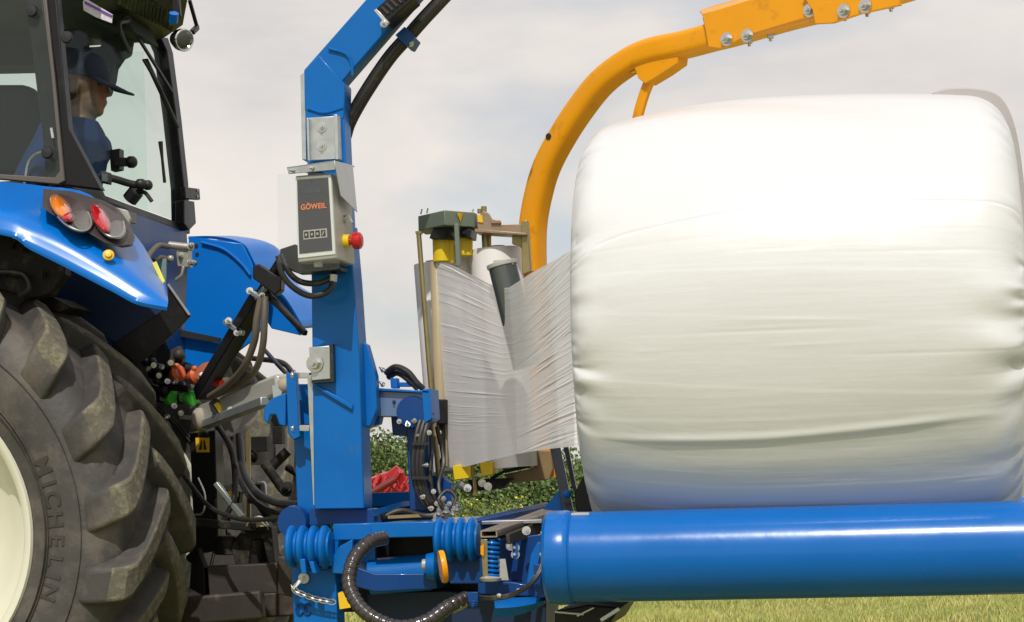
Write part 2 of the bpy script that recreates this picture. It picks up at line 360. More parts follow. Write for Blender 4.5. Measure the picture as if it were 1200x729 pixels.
m = MB(); m.cyl(rp_(436, 577, 29.6), rp_(464, 561, 29.6), .05, 12); P('hydraulic_cylinder', mat('dark_red_cylinder', (.16, .012, .012), .4), ri)(m)
for s_ in (-0.5, 0.5):
    m = MB(); c = Vector((rb.x+s_, rb.y+0.3, 0.3)); m.lathe([(0.12, -0.08), (0.28, -0.09), (0.3, 0), (0.28, 0.09), (0.12, 0.08)], c, (1, 0, 0), 24)
    P('wheel', HOSE, ri)(m)
    m = MB(); m.bar(c, Vector((c.x, c.y, 0.9)), 0.06, 0.06, (0, 1, 0)); P('wheel_leg', RI, ri)(m)
# ================================================================== THE WRAPPED BALE
BC = Vector((0.728, 0.50, 1.452)); BR = 0.710; BL = 1.288     # axis along x
def ray_cyl(px, py, R=BR):
    d = ray(px, py); oy, oz = CAM.y-BC.y, CAM.z-BC.z
    a = d.y**2+d.z**2; b = 2*(oy*d.y+oz*d.z); c = oy*oy+oz*oz-R*R
    t = (-b-math.sqrt(max(0, b*b-4*a*c)))/(2*a); p = CAM+d*t
    return p.x-BC.x, math.atan2(p.z-BC.z, -(p.y-BC.y))      # along, angle above the near horizontal
NA, NP = 300, 1150
t = np.linspace(-1, 1, NA); u = np.sign(t)*(1-(1-np.abs(t))**1.35)        # denser near the ends
u = u*0.5*BL; ph = np.linspace(-PI, PI, NP, endpoint=False)
U, PH = np.meshgrid(u, ph, indexing='ij'); E = 0.5*BL-np.abs(U)             # distance from the end
r0 = np.where(U < 0, 0.085, 0.125)
prof = BR*(1-0.105*np.abs(U/(0.5*BL))**2.3*np.where(U < 0, 1, .5))
sh = np.clip(1-E/r0, 0, 1); rad = prof-r0*(1-np.sqrt(np.clip(1-sh**2.2, 0, 1)))*0.95
# slow lumps of the straw inside
lump = np.zeros_like(U)
for k in range(14):
    kx, kp, a1 = rng.uniform(-5, 5), rng.randint(2, 9), rng.uniform(0, 6.28); lump += 0.0011*np.sin(kx*U+kp*PH+a1)
rad += lump
# puckers near both ends
def fold(side, p0, wd, ln, am, skew):
    global rad
    x = E*1.0; mask = (U*side > 0)
    dphi = np.angle(np.exp(1j*(PH-p0-skew*x)))
    wl = wd*(1+2.0*np.clip(x/ln, 0, 1.5))
    rad += np.where(mask, am*np.exp(-(dphi/wl)**2)*np.exp(-(x/ln)**1.5)*np.clip(x/0.03+0.35, 0, 1), 0)
for side in (-1, 1):
    for k in range(120):
        fold(side, rng.uniform(-PI, PI), rng.uniform(0.008, 0.024), rng.uniform(0.02, 0.085), rng.uniform(-0.014, 0.008), rng.uniform(-0.3, 0.3))
    for k in range(14):
        fold(side, rng.uniform(-PI, PI), rng.uniform(0.02, 0.045), rng.uniform(0.08, 0.20), rng.uniform(-0.009, 0.006), rng.uniform(-0.2, 0.2))
for px, py, side, ln, am in ((1165, 374, 1, 0.17, -0.026), (1178, 440, 1, 0.12, -0.022), (1170, 482, 1, 0.12, -0.018), (1160, 268, 1, 0.10, -0.012), (690, 430, -1, 0.10, -0.020), (690, 472, -1, 0.09, -0.018), (690, 350, -1, 0.08, -0.012), (1160, 306, 1, 0.12, -0.012), (700, 455, -1, 0.14, 0.012), (1150, 400, 1, 0.18, 0.012)):
    _, p0 = ray_cyl(px, py); fold(side, p0, 0.030, ln, am*.8, 0.05)
# long ridge low on the barrel, and the overlap edge of the last layer
def line(pts):
    xs = []; ps = []
    for px, py in pts:
        a, p = ray_cyl(px, py); xs.append(a); ps.append(p)
    return np.interp(U, xs, ps)
rid = line([(720, 522), (900, 512), (1000, 504), (1120, 493)]); dp = PH-rid
fade = np.clip((U+0.62)/0.25, 0, 1)*np.clip((0.62-U)/0.3, 0, 1)
rad += 0.0050*np.exp(-(dp/0.020)**2)*fade-0.0022*np.exp(-((dp+0.06)/0.05)**2)*fade
crl = line([(672, 296), (695, 280), (730, 270), (870, 249), (1000, 240), (1195, 231)]); dc = (crl-PH)
near = (np.abs(PH) < 1.6)
rad += np.where(near, -0.0040*np.exp(-((dc+0.006)/0.0055)**2), 0)
rad += np.where(near, 0.0060*(1/(1+np.exp(-np.clip(dc/0.0035, -40, 40))))*np.exp(-np.clip(dc, 0, 9)/0.25), 0)
for k in range(13):                # crisp edges of the overlapping film bands
    p0 = -1.1+2.5*k/12+rng.uniform(-.07, .07); tl_ = rng.uniform(-.10, .10); dc2 = (p0+tl_*U)-PH
    rad += rng.uniform(.0004, .0008)*np.where(near, 1/(1+np.exp(-np.clip(dc2/0.0028, -40, 40))), 0)*np.exp(-np.clip(dc2, 0, 9)/0.12)
for k in range(60):                # fine stretched wrinkles along the barrel
    p0, x0, ln = rng.uniform(-1.2, 1.3), rng.uniform(-0.6, 0.6), rng.uniform(0.06, 0.30)
    rad += rng.uniform(-0.0010, 0.0008)*np.exp(-((PH-p0-rng.uniform(-0.05, 0.05)*(U-x0))/0.007)**2)*np.exp(-((U-x0)/ln)**2)
X = BC.x+U; Yv = BC.y-rad*np.cos(PH); Z = BC.z+rad*np.sin(PH)
V = np.stack([X, Yv, Z], -1).reshape(-1, 3); mb = MB(); mb.v = [tuple(v) for v in V]
i, j = np.meshgrid(np.arange(NA-1), np.arange(NP), indexing='ij'); j2 = (j+1) % NP
mb.f = [tuple(x) for x in np.stack([i*NP+j, i*NP+j2, (i+1)*NP+j2, (i+1)*NP+j], -1).reshape(-1, 4).tolist()]
# end faces: shallow gathered discs
for s_ in (0, 1):
    prev = [(NA-1)*NP*s_+k for k in range(NP)]
    rim = rad[NA-1 if s_ else 0]
    for q_ in range(1, 9):
        f_ = (1-q_/9.0); base = len(mb.v); amp = 0.012*math.sin(PI*f_)
        for k in range(NP):
            rr = rim[k]*f_; x = BC.x+(0.5*BL if s_ else -0.5*BL)+(1 if s_ else -1)*(0.018*(1-f_**2)+amp*math.sin(k*0.21+2*math.sin(k*0.05)))
            mb.v.append((x, BC.y-rr*math.cos(ph[k]), BC.z+rr*math.sin(ph[k])))
        cur = list(range(base, base+NP))
        mb.f += [(prev[k], prev[(k+1) % NP], cur[(k+1) % NP], cur[k]) for k in range(NP)]; prev = cur
    mb.f.append(tuple(prev))
mb.m = [0]*len(mb.f)
WR = bpy.data.materials.new('white_stretch_wrap'); WR.use_nodes = True; nt = WR.node_tree; N = nt.nodes; L = nt.links; p = N['Principled BSDF']
p.inputs['Base Color'].default_value = (0.71, 0.71, 0.71, 1); p.inputs['Roughness'].default_value = 0.36; p.inputs['Coat Weight'].default_value = 0.30; p.inputs['Coat Roughness'].default_value = 0.14
tc = N.new('ShaderNodeTexCoord'); mp = N.new('ShaderNodeMapping'); mp.inputs['Scale'].default_value = (1.6, 26, 26); L.new(tc.outputs['Object'], mp.inputs['Vector'])
n1 = N.new('ShaderNodeTexNoise'); n1.inputs['Scale'].default_value = 1.5; n1.inputs['Detail'].default_value = 7; n1.inputs['Distortion'].default_value = 0.25; L.new(mp.outputs['Vector'], n1.inputs['Vector'])
n2 = N.new('ShaderNodeTexNoise'); n2.inputs['Scale'].default_value = 7; n2.inputs['Detail'].default_value = 3; L.new(tc.outputs['Object'], n2.inputs['Vector'])
b1 = N.new('ShaderNodeBump'); b1.inputs['Strength'].default_value = 0.17; b1.inputs['Distance'].default_value = 0.006; L.new(n1.outputs['Fac'], b1.inputs['Height'])
b2 = N.new('ShaderNodeBump'); b2.inputs['Strength'].default_value = 0.25; b2.inputs['Distance'].default_value = 0.01; L.new(n2.outputs['Fac'], b2.inputs['Height']); L.new(b1.outputs['Normal'], b2.inputs['Normal'])
L.new(b2.outputs['Normal'], p.inputs['Normal'])
bale = mb.build('wrapped_bale', WR, None, ang=180); tag(bale, 'big round bale wrapped in glossy white film lying on the blue roller', 'bale')

bpy.context.view_layer.update()
OLD = mat('loose_grey_film', (0.42, 0.39, 0.38), 0.35, var=0.1, bump=0.3, bscale=30)
oa = [(1088, 112), (1100, 106), (1114, 103), (1138, 103), (1164, 108), (1179, 122), (1190, 150), (1198, 195), (1204, 262), (1208, 330)]; ia = [(1088, 130), (1140, 160), (1160, 220), (1175, 330)]
m = MB(); up_ = smooth_path([q(x, y, .46) for x, y in oa], 5); m.prism(up_+[q(x, y, .46) for x, y in ia[::-1]], (0, .10, 0)); P('loose_film_edge', OLD, bale, 0.004, ang=60)(m)

# ================================================================== FILM WEB
def film_mat():
    m = bpy.data.materials.new('stretched_clear_white_film'); m.use_nodes = True; nt = m.node_tree; N = nt.nodes; L = nt.links; N.clear()
    o = N.new('ShaderNodeOutputMaterial'); uv = N.new('ShaderNodeUVMap'); mp = N.new('ShaderNodeMapping'); mp.inputs['Scale'].default_value = (1.3, 34, 1); L.new(uv.outputs['UV'], mp.inputs['Vector'])
    n = N.new('ShaderNodeTexNoise'); n.inputs['Scale'].default_value = 1.0; n.inputs['Detail'].default_value = 6; n.inputs['Roughness'].default_value = 0.6; L.new(mp.outputs['Vector'], n.inputs['Vector'])
    bp = N.new('ShaderNodeBump'); bp.inputs['Strength'].default_value = 0.14; bp.inputs['Distance'].default_value = 0.003; L.new(n.outputs['Fac'], bp.inputs['Height'])
    d = N.new('ShaderNodeBsdfPrincipled'); d.inputs['Base Color'].default_value = (0.92, 0.90, 0.895, 1); d.inputs['Roughness'].default_value = 0.34; L.new(bp.outputs['Normal'], d.inputs['Normal'])
    t = N.new('ShaderNodeBsdfTranslucent'); t.inputs['Color'].default_value = (0.85, 0.80, 0.80, 1)
    tr = N.new('ShaderNodeBsdfTransparent'); tr.inputs['Color'].default_value = (0.93, 0.93, 0.93, 1)
    m1 = N.new('ShaderNodeMixShader'); m1.inputs[0].default_value = 0.22; L.new(d.outputs[0], m1.inputs[1]); L.new(t.outputs[0], m1.inputs[2])
    mr = N.new('ShaderNodeMapRange'); mr.inputs['From Min'].default_value = 0.35; mr.inputs['From Max'].default_value = 0.7; mr.inputs['To Min'].default_value = 0.86; mr.inputs['To Max'].default_value = 0.985; L.new(n.outputs['Fac'], mr.inputs['Value'])
    sx_ = N.new('ShaderNodeSeparateXYZ'); L.new(uv.outputs['UV'], sx_.inputs[0]); cr_ = N.new('ShaderNodeValToRGB'); el = cr_.color_ramp.elements; el[0].position = .0; el[0].color = (1, 1, 1, 1); el[1].position = 1; el[1].color = (1.0, 1.0, 1.0, 1)
    for ps, vv in ((.28, .97), (.36, .72), (.58, .74), (.68, 1.0)): z_ = el.new(ps); z_.color = (vv, vv, vv, 1)
    L.new(sx_.outputs['X'], cr_.inputs[0]); mu = N.new('ShaderNodeMath'); mu.operation = 'MULTIPLY'; L.new(mr.outputs[0], mu.inputs[0]); L.new(cr_.outputs[0], mu.inputs[1])
    m2 = N.new('ShaderNodeMixShader'); L.new(mu.outputs[0], m2.inputs[0]); L.new(tr.outputs[0], m2.inputs[1]); L.new(m1.outputs[0], m2.inputs[2])
    L.new(m2.outputs[0], o.inputs['Surface']); return m
FILM = film_mat()
cols = [(0.0, (510, 305, .86), (527, 548, .86)), (0.12, (530, 311, .78), (545, 547, .78)), (0.30, (562, 326, .64), (572, 540, .64)), (0.44, (586, 338, .50), (594, 535, .50)),
        (0.52, (598, 337, .42), (606, 532, .42)), (0.66, (622, 321, .30), (630, 528, .30)), (0.82, (650, 305, .15), (654, 525, .15)), (0.93, (672, 292, .05), (674, 523, .05)), (1.0, (706, 279, .03), (702, 521, .05))]
NSn, NVn = 170, 560
def col_at(s):
    ks = [c[0] for c in cols]
    f = lambda w, k: float(np.interp(s, ks, [c[w][k] for c in cols]))
    return q(f(1, 0), f(1, 1), f(1, 2)), q(f(2, 0), f(2, 1), f(2, 2))
folds = []
for k in range(110):       # fans of taut wrinkles: radiating from the low top point, and into the bale's edge
    folds.append((rng.uniform(0, 1)**1.7*.85, rng.uniform(0.002, 0.006), rng.uniform(0.0006, 0.0020), rng.uniform(0.05, 0.42), rng.uniform(0.05, 0.20), rng.uniform(0.0, 0.10), 0))
for k in range(120):
    folds.append((rng.uniform(0, 1)**0.8, rng.uniform(0.003, 0.007), rng.uniform(0.0012, 0.0036)*rng.choice([-1, 1]), rng.uniform(0.70, 0.97), rng.uniform(0.05, 0.18), rng.uniform(-0.55, -0.25), 1))
V = []; UV = []
for i in range(NSn):
    s = i/(NSn-1); a, b = col_at(s); VV = np.linspace(0, 1, NVn); HV = np.zeros(NVn)
    for v0, wd, am, s0, ls, sl, kind in folds: HV += am*(.42 if kind else .40)*np.exp(-((VV-(v0+sl*(s-s0)*(1-v0*0.6)))/wd)**2)*math.exp(-((s-s0)/ls)**2)
    for j in range(NVn):
        v = j/(NVn-1); pnt = a.lerp(b, v); h = float(HV[j])
        h += 0.004*math.sin(v*5+s*3)*math.sin(s*PI)
        V.append((pnt.x-h*0.6, pnt.y-h, pnt.z)); UV.append((s, v-0.35*(s-0.45)*(1-v)*(1 if s > 0.45 else 0.4)))
me = bpy.data.meshes.new('film_web'); fc = [(i*NVn+j, i*NVn+j+1, (i+1)*NVn+j+1, (i+1)*NVn+j) for i in range(NSn-1) for j in range(NVn-1)]
base = Vector((-0.25, 0.4, 1.0)); me.from_pydata([(x-base.x, y-base.y, z-base.z) for x, y, z in V], [], fc); me.materials.append(FILM)
ul = me.uv_layers.new(name='UVMap')
for l in me.loops: ul.data[l.index].uv = UV[l.vertex_index]
for p_ in me.polygons: p_.use_smooth = True
fo = bpy.data.objects.new('film_web', me); COL.objects.link(fo); fo.location = base
tag(fo, 'wide web of wrinkled translucent film stretched from the dispenser to the bale', 'stretch film')

# ================================================================== BALE WRAPPER (machine)
W = empty('bale_wrapper', (0.1, 0.5, 0.0), 'blue bale wrapping machine with orange arm carrying the white bale', 'bale wrapper')
# ---- mast
m = MB(); m.plate([(357, 120), (403, 130), (406, 200), (411, 300), (364, 300)], .402, .09); m.plate([(357, 130), (356, 82), (374, 64), (404, 98), (403, 140)], .40, .095)
mast = P('mast', BLUE, W, 0.004)(m)
m = MB(); m.plate([(364, 262), (409, 262), (415, 330), (421, 420), (427, 596), (368, 597)], .385, .12); P('mast_sleeve', BLUE, mast, 0.004)(m)
m = MB(); m.plate([(417, 395), (430, 404), (440, 440), (442, 478), (434, 500), (420, 500)], .46, .05); P('curved_gusset', BLUE, mast, 0.004)(m)
m = MB(); m.plate([(352, 88), (356.5, 84), (358, 130), (359, 187), (354, 187)], .41, .17); m.plate([(360, 440), (366, 440), (373, 592), (367, 592)], .395, .15); P('galvanised_strip', GALV, mast, 0.001)(m)
m = MB(); m.prism([q(x, y, .372) for x, y in ((366, 452), (373, 452), (413, 474), (413, 481))], (0, .012, 0)); P('weld_gusset', BLUE, mast, 0.003)(m)
m = MB()
for l in ([(361, 127, .398), (380, 132, .398), (402, 126, .398)], [(385, 57, .398), (405, 63, .398), (412, 75, .398), (413, 88, .398)]): m.tube(qpath(l, 4), 0.004, 6)
P('weld_bead', BLUE, mast)(m)
# ---- boom (upper arm of the mast)
bo = MB(); bo.plate([(356, 82), (430, -2), (500, -82), (560, -130), (616, -130), (556, -80), (484, 0), (399, 98)], .405, .09); boom = P('boom', BLUE, W, 0.004)(bo)
m = MB(); m.plate([(438, 12), (470, -16), (486, -2), (452, 28)], .30, .10); P('vent_block', BLK, boom, 0.004)(m)
m = MB()
for k in range(7): x = 441+k*5.2; m.plate([(x, 13-k*4.3), (x+2.2, 11.4-k*4.3), (x+10, 19-k*4.3), (x+7.8, 21-k*4.3)], .294, .006)
P('vent_fin', BROWNM, boom)(m)
m = MB(); m.plate([(438, 12), (441, 10), (456, 26), (452, 29)], .285, .02); m.bolt(q(450, 28, .285), (0, -1, 0), .008, .006); P('clamp', STEEL, boom, 0.001)(m)
m = MB()
for dx, dy, db in ((0, 0, 0), (3.5, 2.5, .03), (-2, -2, .05)): m.tube(qpath([(404+dx, 158+dy, .50+db), (410+dx, 140+dy, .48+db), (428+dx, 108+dy, .46+db), (455+dx, 68+dy, .45+db), (478+dx, 42+dy, .45+db), (505+dx, 12+dy, .45+db), (540+dx, -22+dy, .45+db), (600+dx, -60+dy, .45+db)]), .0135, 10)
P('hose_bundle', HOSE, boom)(m)
m = MB(); m.plate([(463, 41), (474, 31), (486, 43), (479, 54), (475, 53)], .41, .10); P('hose_clamp', DBLUE, boom, 0.002)(m)
m = MB(); m.bolt(q(481, 51, .42), (0.6, -1, -0.4), .007, .006); P('bolt', STEEL, boom)(m)
# ---- galvanised bracket with two bolts
m = MB(); m.plate([(360, 138), (394, 136), (395, 186), (361, 188)], .372, .018); m.plate([(391, 134), (395, 134), (397, 186), (393, 187)], .345, .05); m.plate([(359, 138), (361.5, 138), (363, 188), (360.5, 188)], .350, .03); br = P('bracket_plate', GALV, W, 0.0015)(m)
for y_ in (149, 171):
    m = MB(); m.bolt(q(377, y_, .372), (0, -1, 0), .011, .006); P('bolt', STEEL, br)(m)
m = MB(); m.plate([(362, 407), (386, 405), (387, 444), (365, 446)], .345, .035); b2 = P('side_plate', GALV, W, 0.002)(m)
m = MB(); m.bolt(q(369, 426, .345), (-0.15, -1, 0), .019, .018); P('bolt', STEEL, b2)(m)
m = MB(); m.plate([(386, 404), (390, 403), (391, 447), (365, 449), (365, 446), (387, 444)], .35, .03); P('rubber_edge', HOSE, b2)(m)
# ---- control box, turned a little so its right side shows
def fb(px, py, dy=0.0, slope=-0.38, b0=.20):       # face plane of the box: nearer at its right... plane y = b0 + slope*(x-x0)
    x0 = q(346, 260, b0).x; n = Vector((-slope, 1, 0)); p = qp(px, py, Vector((x0, b0+dy, 0)), n); return p
front = [fb(346, 206), fb(388.5, 203), fb(394.5, 303), fb(349, 308)]
nb = Vector((0.38, 1, 0)).normalized()
side_off = q(411, 240, .34)-q(388.5, 240, .13); side_off = Vector((side_off.x*0.82, side_off.y, 0))
cb = P('control_box', CREAMB, W, 0.005, seg=3)(MB().prism(front, side_off))
fn = (front[1]-front[0]).cross(front[3]-front[0]).normalized()
if fn.y > 0: fn = -fn
def onf(u_, v_, out=0.0):      # u to the right, v down the front face, 0..1
    a = front[0].lerp(front[1], u_); b = front[3].lerp(front[2], u_); return a.lerp(b, v_)+fn*out
def fpoly(uv, out, th): return MB().prism([onf(u_, v_, out) for u_, v_ in uv], fn*-th)
P('bezel', WHITE, cb, 0.001)(fpoly([(.02, .02), (.98, .02), (.98, .95), (.02, .95)], .003, .004))
kp = P('keypad_panel', PANEL, cb)(fpoly([(.07, .05), (.92, .05), (.92, .90), (.07, .90)], .005, .003))
P('display', mat('dark_display', (0.03, 0.05, 0.055), 0.15, coat=0.6), cb)(fpoly([(.28, .16), (.72, .16), (.72, .22), (.28, .22)], .0062, .0015))
m = MB(); m.prism([onf(.20, .64, .0065), onf(.82, .64, .0065), onf(.82, .745, .0065), onf(.20, .745, .0065)], fn*-.001); P('key_strip', KEYP, cb)(m)
m = MB()
for k in range(4):
    u0 = .225+k*.148; m.prism([onf(u0, .655, .0075), onf(u0+.115, .655, .0075), onf(u0+.115, .73, .0075), onf(u0, .73, .0075)], fn*-.001)
P('key', BLKT, cb)(m)
m = MB()
for k in range(4):
    u0 = .25+k*.148
    if k == 3: m.prism([onf(u0, .715, .0085), onf(u0+.02, .72, .0085), onf(u0+.065, .672, .0085), onf(u0+.045, .665, .0085)], fn*-.001)
    else: m.prism([onf(u0+.01, .68, .0085), onf(u0+.055, .68, .0085), onf(u0+.055, .706, .0085), onf(u0+.01, .706, .0085)], fn*-.001)
P('key_symbol', KEYP, cb)(m)
def text_mesh(s, place, size, name, mt, parent, th=.001, spacing=1.0, bold=0.0):
    cu = bpy.data.curves.new('t', 'FONT'); cu.body = s; cu.size = 1; cu.align_x = 'CENTER'; cu.align_y = 'CENTER'; cu.extrude = 0.0; cu.offset = bold; cu.space_character = spacing
    ob = bpy.data.objects.new('t', cu); COL.objects.link(ob); bpy.context.view_layer.update()
    dg = bpy.context.evaluated_depsgraph_get(); me = bpy.data.meshes.new_from_object(ob.evaluated_get(dg)); bpy.data.objects.remove(ob)
    mb = MB(); n = len(me.vertices)
    mb.v = [tuple(place(v.co.x*size, v.co.y*size, 0)) for v in me.vertices]+[tuple(place(v.co.x*size, v.co.y*size, -th)) for v in me.vertices]
    mb.f = [tuple(p.vertices) for p in me.polygons]
    ec = {}
    for p in me.polygons:
        for a, b in zip(p.vertices, list(p.vertices[1:])+[p.vertices[0]]): ec[(a, b)] = 1
    mb.f += [(b, a, a+n, b+n) for (a, b) in ec if (b, a) not in ec]
    mb.m = [0]*len(mb.f); return P(name, mt, parent, smooth=False, split=False)(mb)
uW = (front[1]-front[0]).length; vH = (front[3]-front[0]).length
text_mesh('GÖWEIL', lambda x, y, z: onf(.5+x/uW, .375-y/vH, .0072+z), uW*.172, 'lettering', INK, cb, bold=0.025, spacing=1.05)
top = [fb(336, 196, -.02), fb(392, 188, -.02), fb(393, 199, -.02), fb(338, 204, -.02)]
hood = MB(); A, B_, C_, D_ = top
hood.prism([A, B_, B_+Vector((0, 0, -.004)), A+Vector((0, 0, -.004))], side_off*1.0+Vector((0, .02, .016)))
hood.prism([A, B_, C_, D_], side_off.normalized()*.004)
r0_, r1_ = B_, B_+side_off*.95+Vector((0, .01, .012))
hood.prism([r0_, r1_, r1_+Vector((0.01, 0, -.145)), r0_+Vector((.012, .02, -.105)), C_+Vector((0.004, 0.0, 0))], Vector((-.003, .001, 0)))
P('rain_hood', GALV, cb, 0.001)(hood)
m = MB()
for px in (342, 365): m.bolt(fb(px, 200 if px == 342 else 197, -.022), fn, .006, .004)
P('screw', STEEL, cb)(m)
def ons(px, py):      # on the right side face
    return qp(px, py, front[1], Vector((side_off.y, -side_off.x, 0)))
sn = Vector((side_off.y, -side_off.x, 0)).normalized()
if sn.x < 0: sn = -sn
es = ons(401, 283)
m = MB(); m.cyl(es, es+sn*.024, .021, 24); e_ = P('emergency_stop', YELL, cb, 0.002)(m)
m = MB(); m.lathe([(.012, 0), (.012, .012), (.024, .014), (.027, .022), (.026, .036), (.018, .042), (0, .043)], es+sn*.022, sn, 24); P('red_button', RED, cb)(m)
m = MB(); kc = ons(402, 257); m.cyl(kc, kc+sn*.014, .013, 20); m.bar(kc+sn*.014+Vector((-.0, 0, .012)), kc+sn*.02+Vector((.01, 0, -.012)), .010, .007); P('key_switch', STEEL, cb, 0.001)(m)
m = MB(); m.cyl(onf(.38, 1.0, -.03), onf(.38, 1.06, -.03), .014, 12); P('cable_gland', GREYP, cb)(m)
m = MB(); m.prism([fb(325, 205, -.045), fb(346, 202, -.045), fb(395, 203, -.045), fb(398, 315, -.045), fb(350, 320, -.045), fb(326, 306, -.045)], Vector((0, .003, 0))); P('clear_cover', CLEAR, cb)(m)
m = MB(); m.plate([(328, 292), (346, 286), (350, 302), (400, 313), (398, 317), (345, 319), (330, 312)], .26, .10); P('lower_bracket', BLK, cb, 0.002)(m)
m = MB()
for l in ([(326, 300, .2), (331, 322, .2), (345, 338, .22), (365, 347, .25), (386, 340, .27), (391, 322, .30), (392, 312, .32)], [(330, 298, .22), (338, 318, .22), (352, 330, .25), (372, 332, .27), (388, 326, .29)]): m.tube(qpath(l), .0095, 10)
P('cable', HOSE, cb)(m)
m = MB(); c0 = q(390, 330, .29); m.cyl(c0, c0+Vector((.003, 0, .022)), .013, 12); P('cable_ferrule', GALV, cb)(m)

# ---- hitch frame left of the mast
m = MB(); m.plate([(335, 437), (347, 437), (350, 500), (352, 512), (344, 516), (337, 508)], .42, .03)
m.plate([(335, 460), (335, 500), (327, 498), (323, 486), (317, 486), (314, 497), (309, 492), (309, 478), (318, 467)], .43, .025)
hk = P('hook_plate', BLUE, W, 0.004)(m)
m = MB(); m.plate([(345, 450), (364, 450), (366, 498), (347, 498)], .52, .04); m.plate([(344, 500), (368, 500), (371, 618), (349, 618)], .50, .10); P('hitch_post', BLUE, W, 0.004)(m)
for py in (440, 502):
    m = MB(); m.bar(q(345, py, .44), q(364, py, .42), .018, .018); m.bolt(q(346, py, .43), (-1, 0, 0), .013, .01); P('pin', STEEL, hk, 0.002)(m)
m = MB(); m.lathe([(0, -.02), (.05, -.02), (.055, 0), (.05, .02), (0, .02)], q(345, 612, .45), (0.2, 1, 0), 24); P('boss', DBLUE, W)(m)
# ---- chassis
m = MB(); m.plate([(430, 457), (503, 461), (504, 489), (431, 488)], .52, .10); bm_ = P('cross_beam', mat('grey_blue_paint', (0.10, 0.17, 0.33), 0.28, coat=0.5, var=0.15), W, 0.003)(m)  # beam face in a greyer, paler blue than its end cap
m = MB(); m.plate([(428, 454), (503, 458), (503, 461), (428, 457)], .50, .14); m.plate([(494, 457), (504, 455), (506, 490), (497, 497)], .50, .14); P('end_cap', BLUE, bm_, 0.002)(m)
m = MB(); m.lathe([(.05, -.02), (.055, 0), (.05, .02), (0, .022)], q(484, 483, .53), (0, -1, 0), 24); m.bolt(q(462, 471, .52), (0, -1, 0), .006, .003, washer=False); P('boss', DBLUE, bm_)(m)
m = MB(); m.plate([(431, 488), (446, 488), (444, 497), (431, 502)], .54, .05); P('gusset', BLUE, bm_, 0.002)(m)
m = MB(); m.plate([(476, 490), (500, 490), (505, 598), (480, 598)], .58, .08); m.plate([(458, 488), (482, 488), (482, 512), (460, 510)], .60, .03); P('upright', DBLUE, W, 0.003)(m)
m = MB(); m.plate([(457, 443), (465, 443), (466, 455), (458, 455)], .56, .04); m.plate([(466, 448), (484, 448), (484, 453), (466, 453)], .58, .04); P('valve_block', BLUE, bm_, 0.002)(m)
m = MB()
for px, py in ((449, 434), (449, 451), (468, 494), (478, 498), (486, 493), (503, 507), (492, 510), (500, 545), (496, 582), (508, 576), (512, 590), (520, 584), (527, 590), (534, 596), (506, 596)):
    m.bolt(q(px, py, .50), (random.uniform(-.5, .5), -1, random.uniform(-.2, .6)), .0055, .010)
P('fitting', STEEL, W)(m)
m = MB()
for i, l in enumerate([[(452, 437, .6), (464, 430, .58), (478, 436, .57), (488, 448, .57), (496, 456, .58)], [(455, 442, .62), (466, 437, .6), (480, 446, .58), (490, 456, .58)]]): m.tube(qpath(l), .010, 10)
for dx in (0, 5, 9.5): m.tube(qpath([(496+dx, 484, .53), (488+dx, 510, .50), (484+dx, 545, .49), (488+dx, 572, .50), (497+dx, 590, .52), (508+dx, 600, .55)]), .0095, 10)
m.tube(qpath([(520, 596, .5), (514, 585, .5), (524, 575, .52), (534, 583, .52), (530, 596, .5)]), .006, 8)
P('hydraulic_hose', HOSE, W)(m)
m = MB()
for py in (520, 560): m.bar(q(483, py, .475), q(502, py, .475), .006, .01)
P('hose_tie', BLKT, W)(m)
# deck
def quadz(pp, b_list): return [q(x, y, b) for (x, y), b in zip(pp, b_list)]
zt = q(470, 613, .34).z
DECK = mat('worn_deck_metal', (0.34, 0.33, 0.35), 0.35, metal=0.5, var=0.3, vscale=14, dirt=(0.03, 0.10, 0.30), dirt_amt=0.30, dscale=5)
m = MB(); m.box(q(436, 612, .36).x, q(640, 600, .36).x, .36, 1.25, zt-.012, zt); dk = P('deck', DECK, W, 0.002)(m)
m = MB(); m.box(q(436, 612, .36).x, q(516, 612, .36).x, .34, .36, zt-.045, zt+.003); m.box(q(390, 612, .36).x, q(436, 612, .36).x, .36, .5, zt-.05, zt+.002); P('front_rail', BLUE, W, 0.003)(m)
m = MB(); m.plate([(430, 578), (488, 576), (491, 590), (431, 594)], .80, .10); m.prism([q(436, 598, .40), q(470, 588, .6), q(488, 586, .78), q(488, 592, .78), q(470, 594, .6), q(436, 606, .40)], (0, .02, 0)); P('inner_frame', BLUE, W, 0.003)(m)
m = MB(); m.bar(q(455, 606, .50), q(520, 603, .52), .03, .01); P('deck_strip', ZINC, W)(m)
m = MB(); m.prism([q(551, 611, .32), q(640, 591, .95), q(640, 603, .95), q(551, 631, .32)], (.02, 0, 0)); m.prism([q(549, 611, .34), q(640, 590, .97), q(642, 592, .95), q(552, 613, .32)], (0, 0, .006)); P('side_rail', DBLUE, W, 0.002)(m)
m = MB()
for px, py in ((514, 602), (523, 600), (531, 602), (536, 597), (510, 610)): m.bolt(q(px, py, .42), (0.1, -.3, 1), .008, .012)
P('deck_bolt', STEEL, W)(m)
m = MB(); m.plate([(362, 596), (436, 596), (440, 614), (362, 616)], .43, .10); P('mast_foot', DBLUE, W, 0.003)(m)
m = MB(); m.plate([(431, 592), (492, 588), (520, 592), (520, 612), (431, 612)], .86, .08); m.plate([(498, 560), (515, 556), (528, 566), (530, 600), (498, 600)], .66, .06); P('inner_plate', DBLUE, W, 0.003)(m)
m = MB()
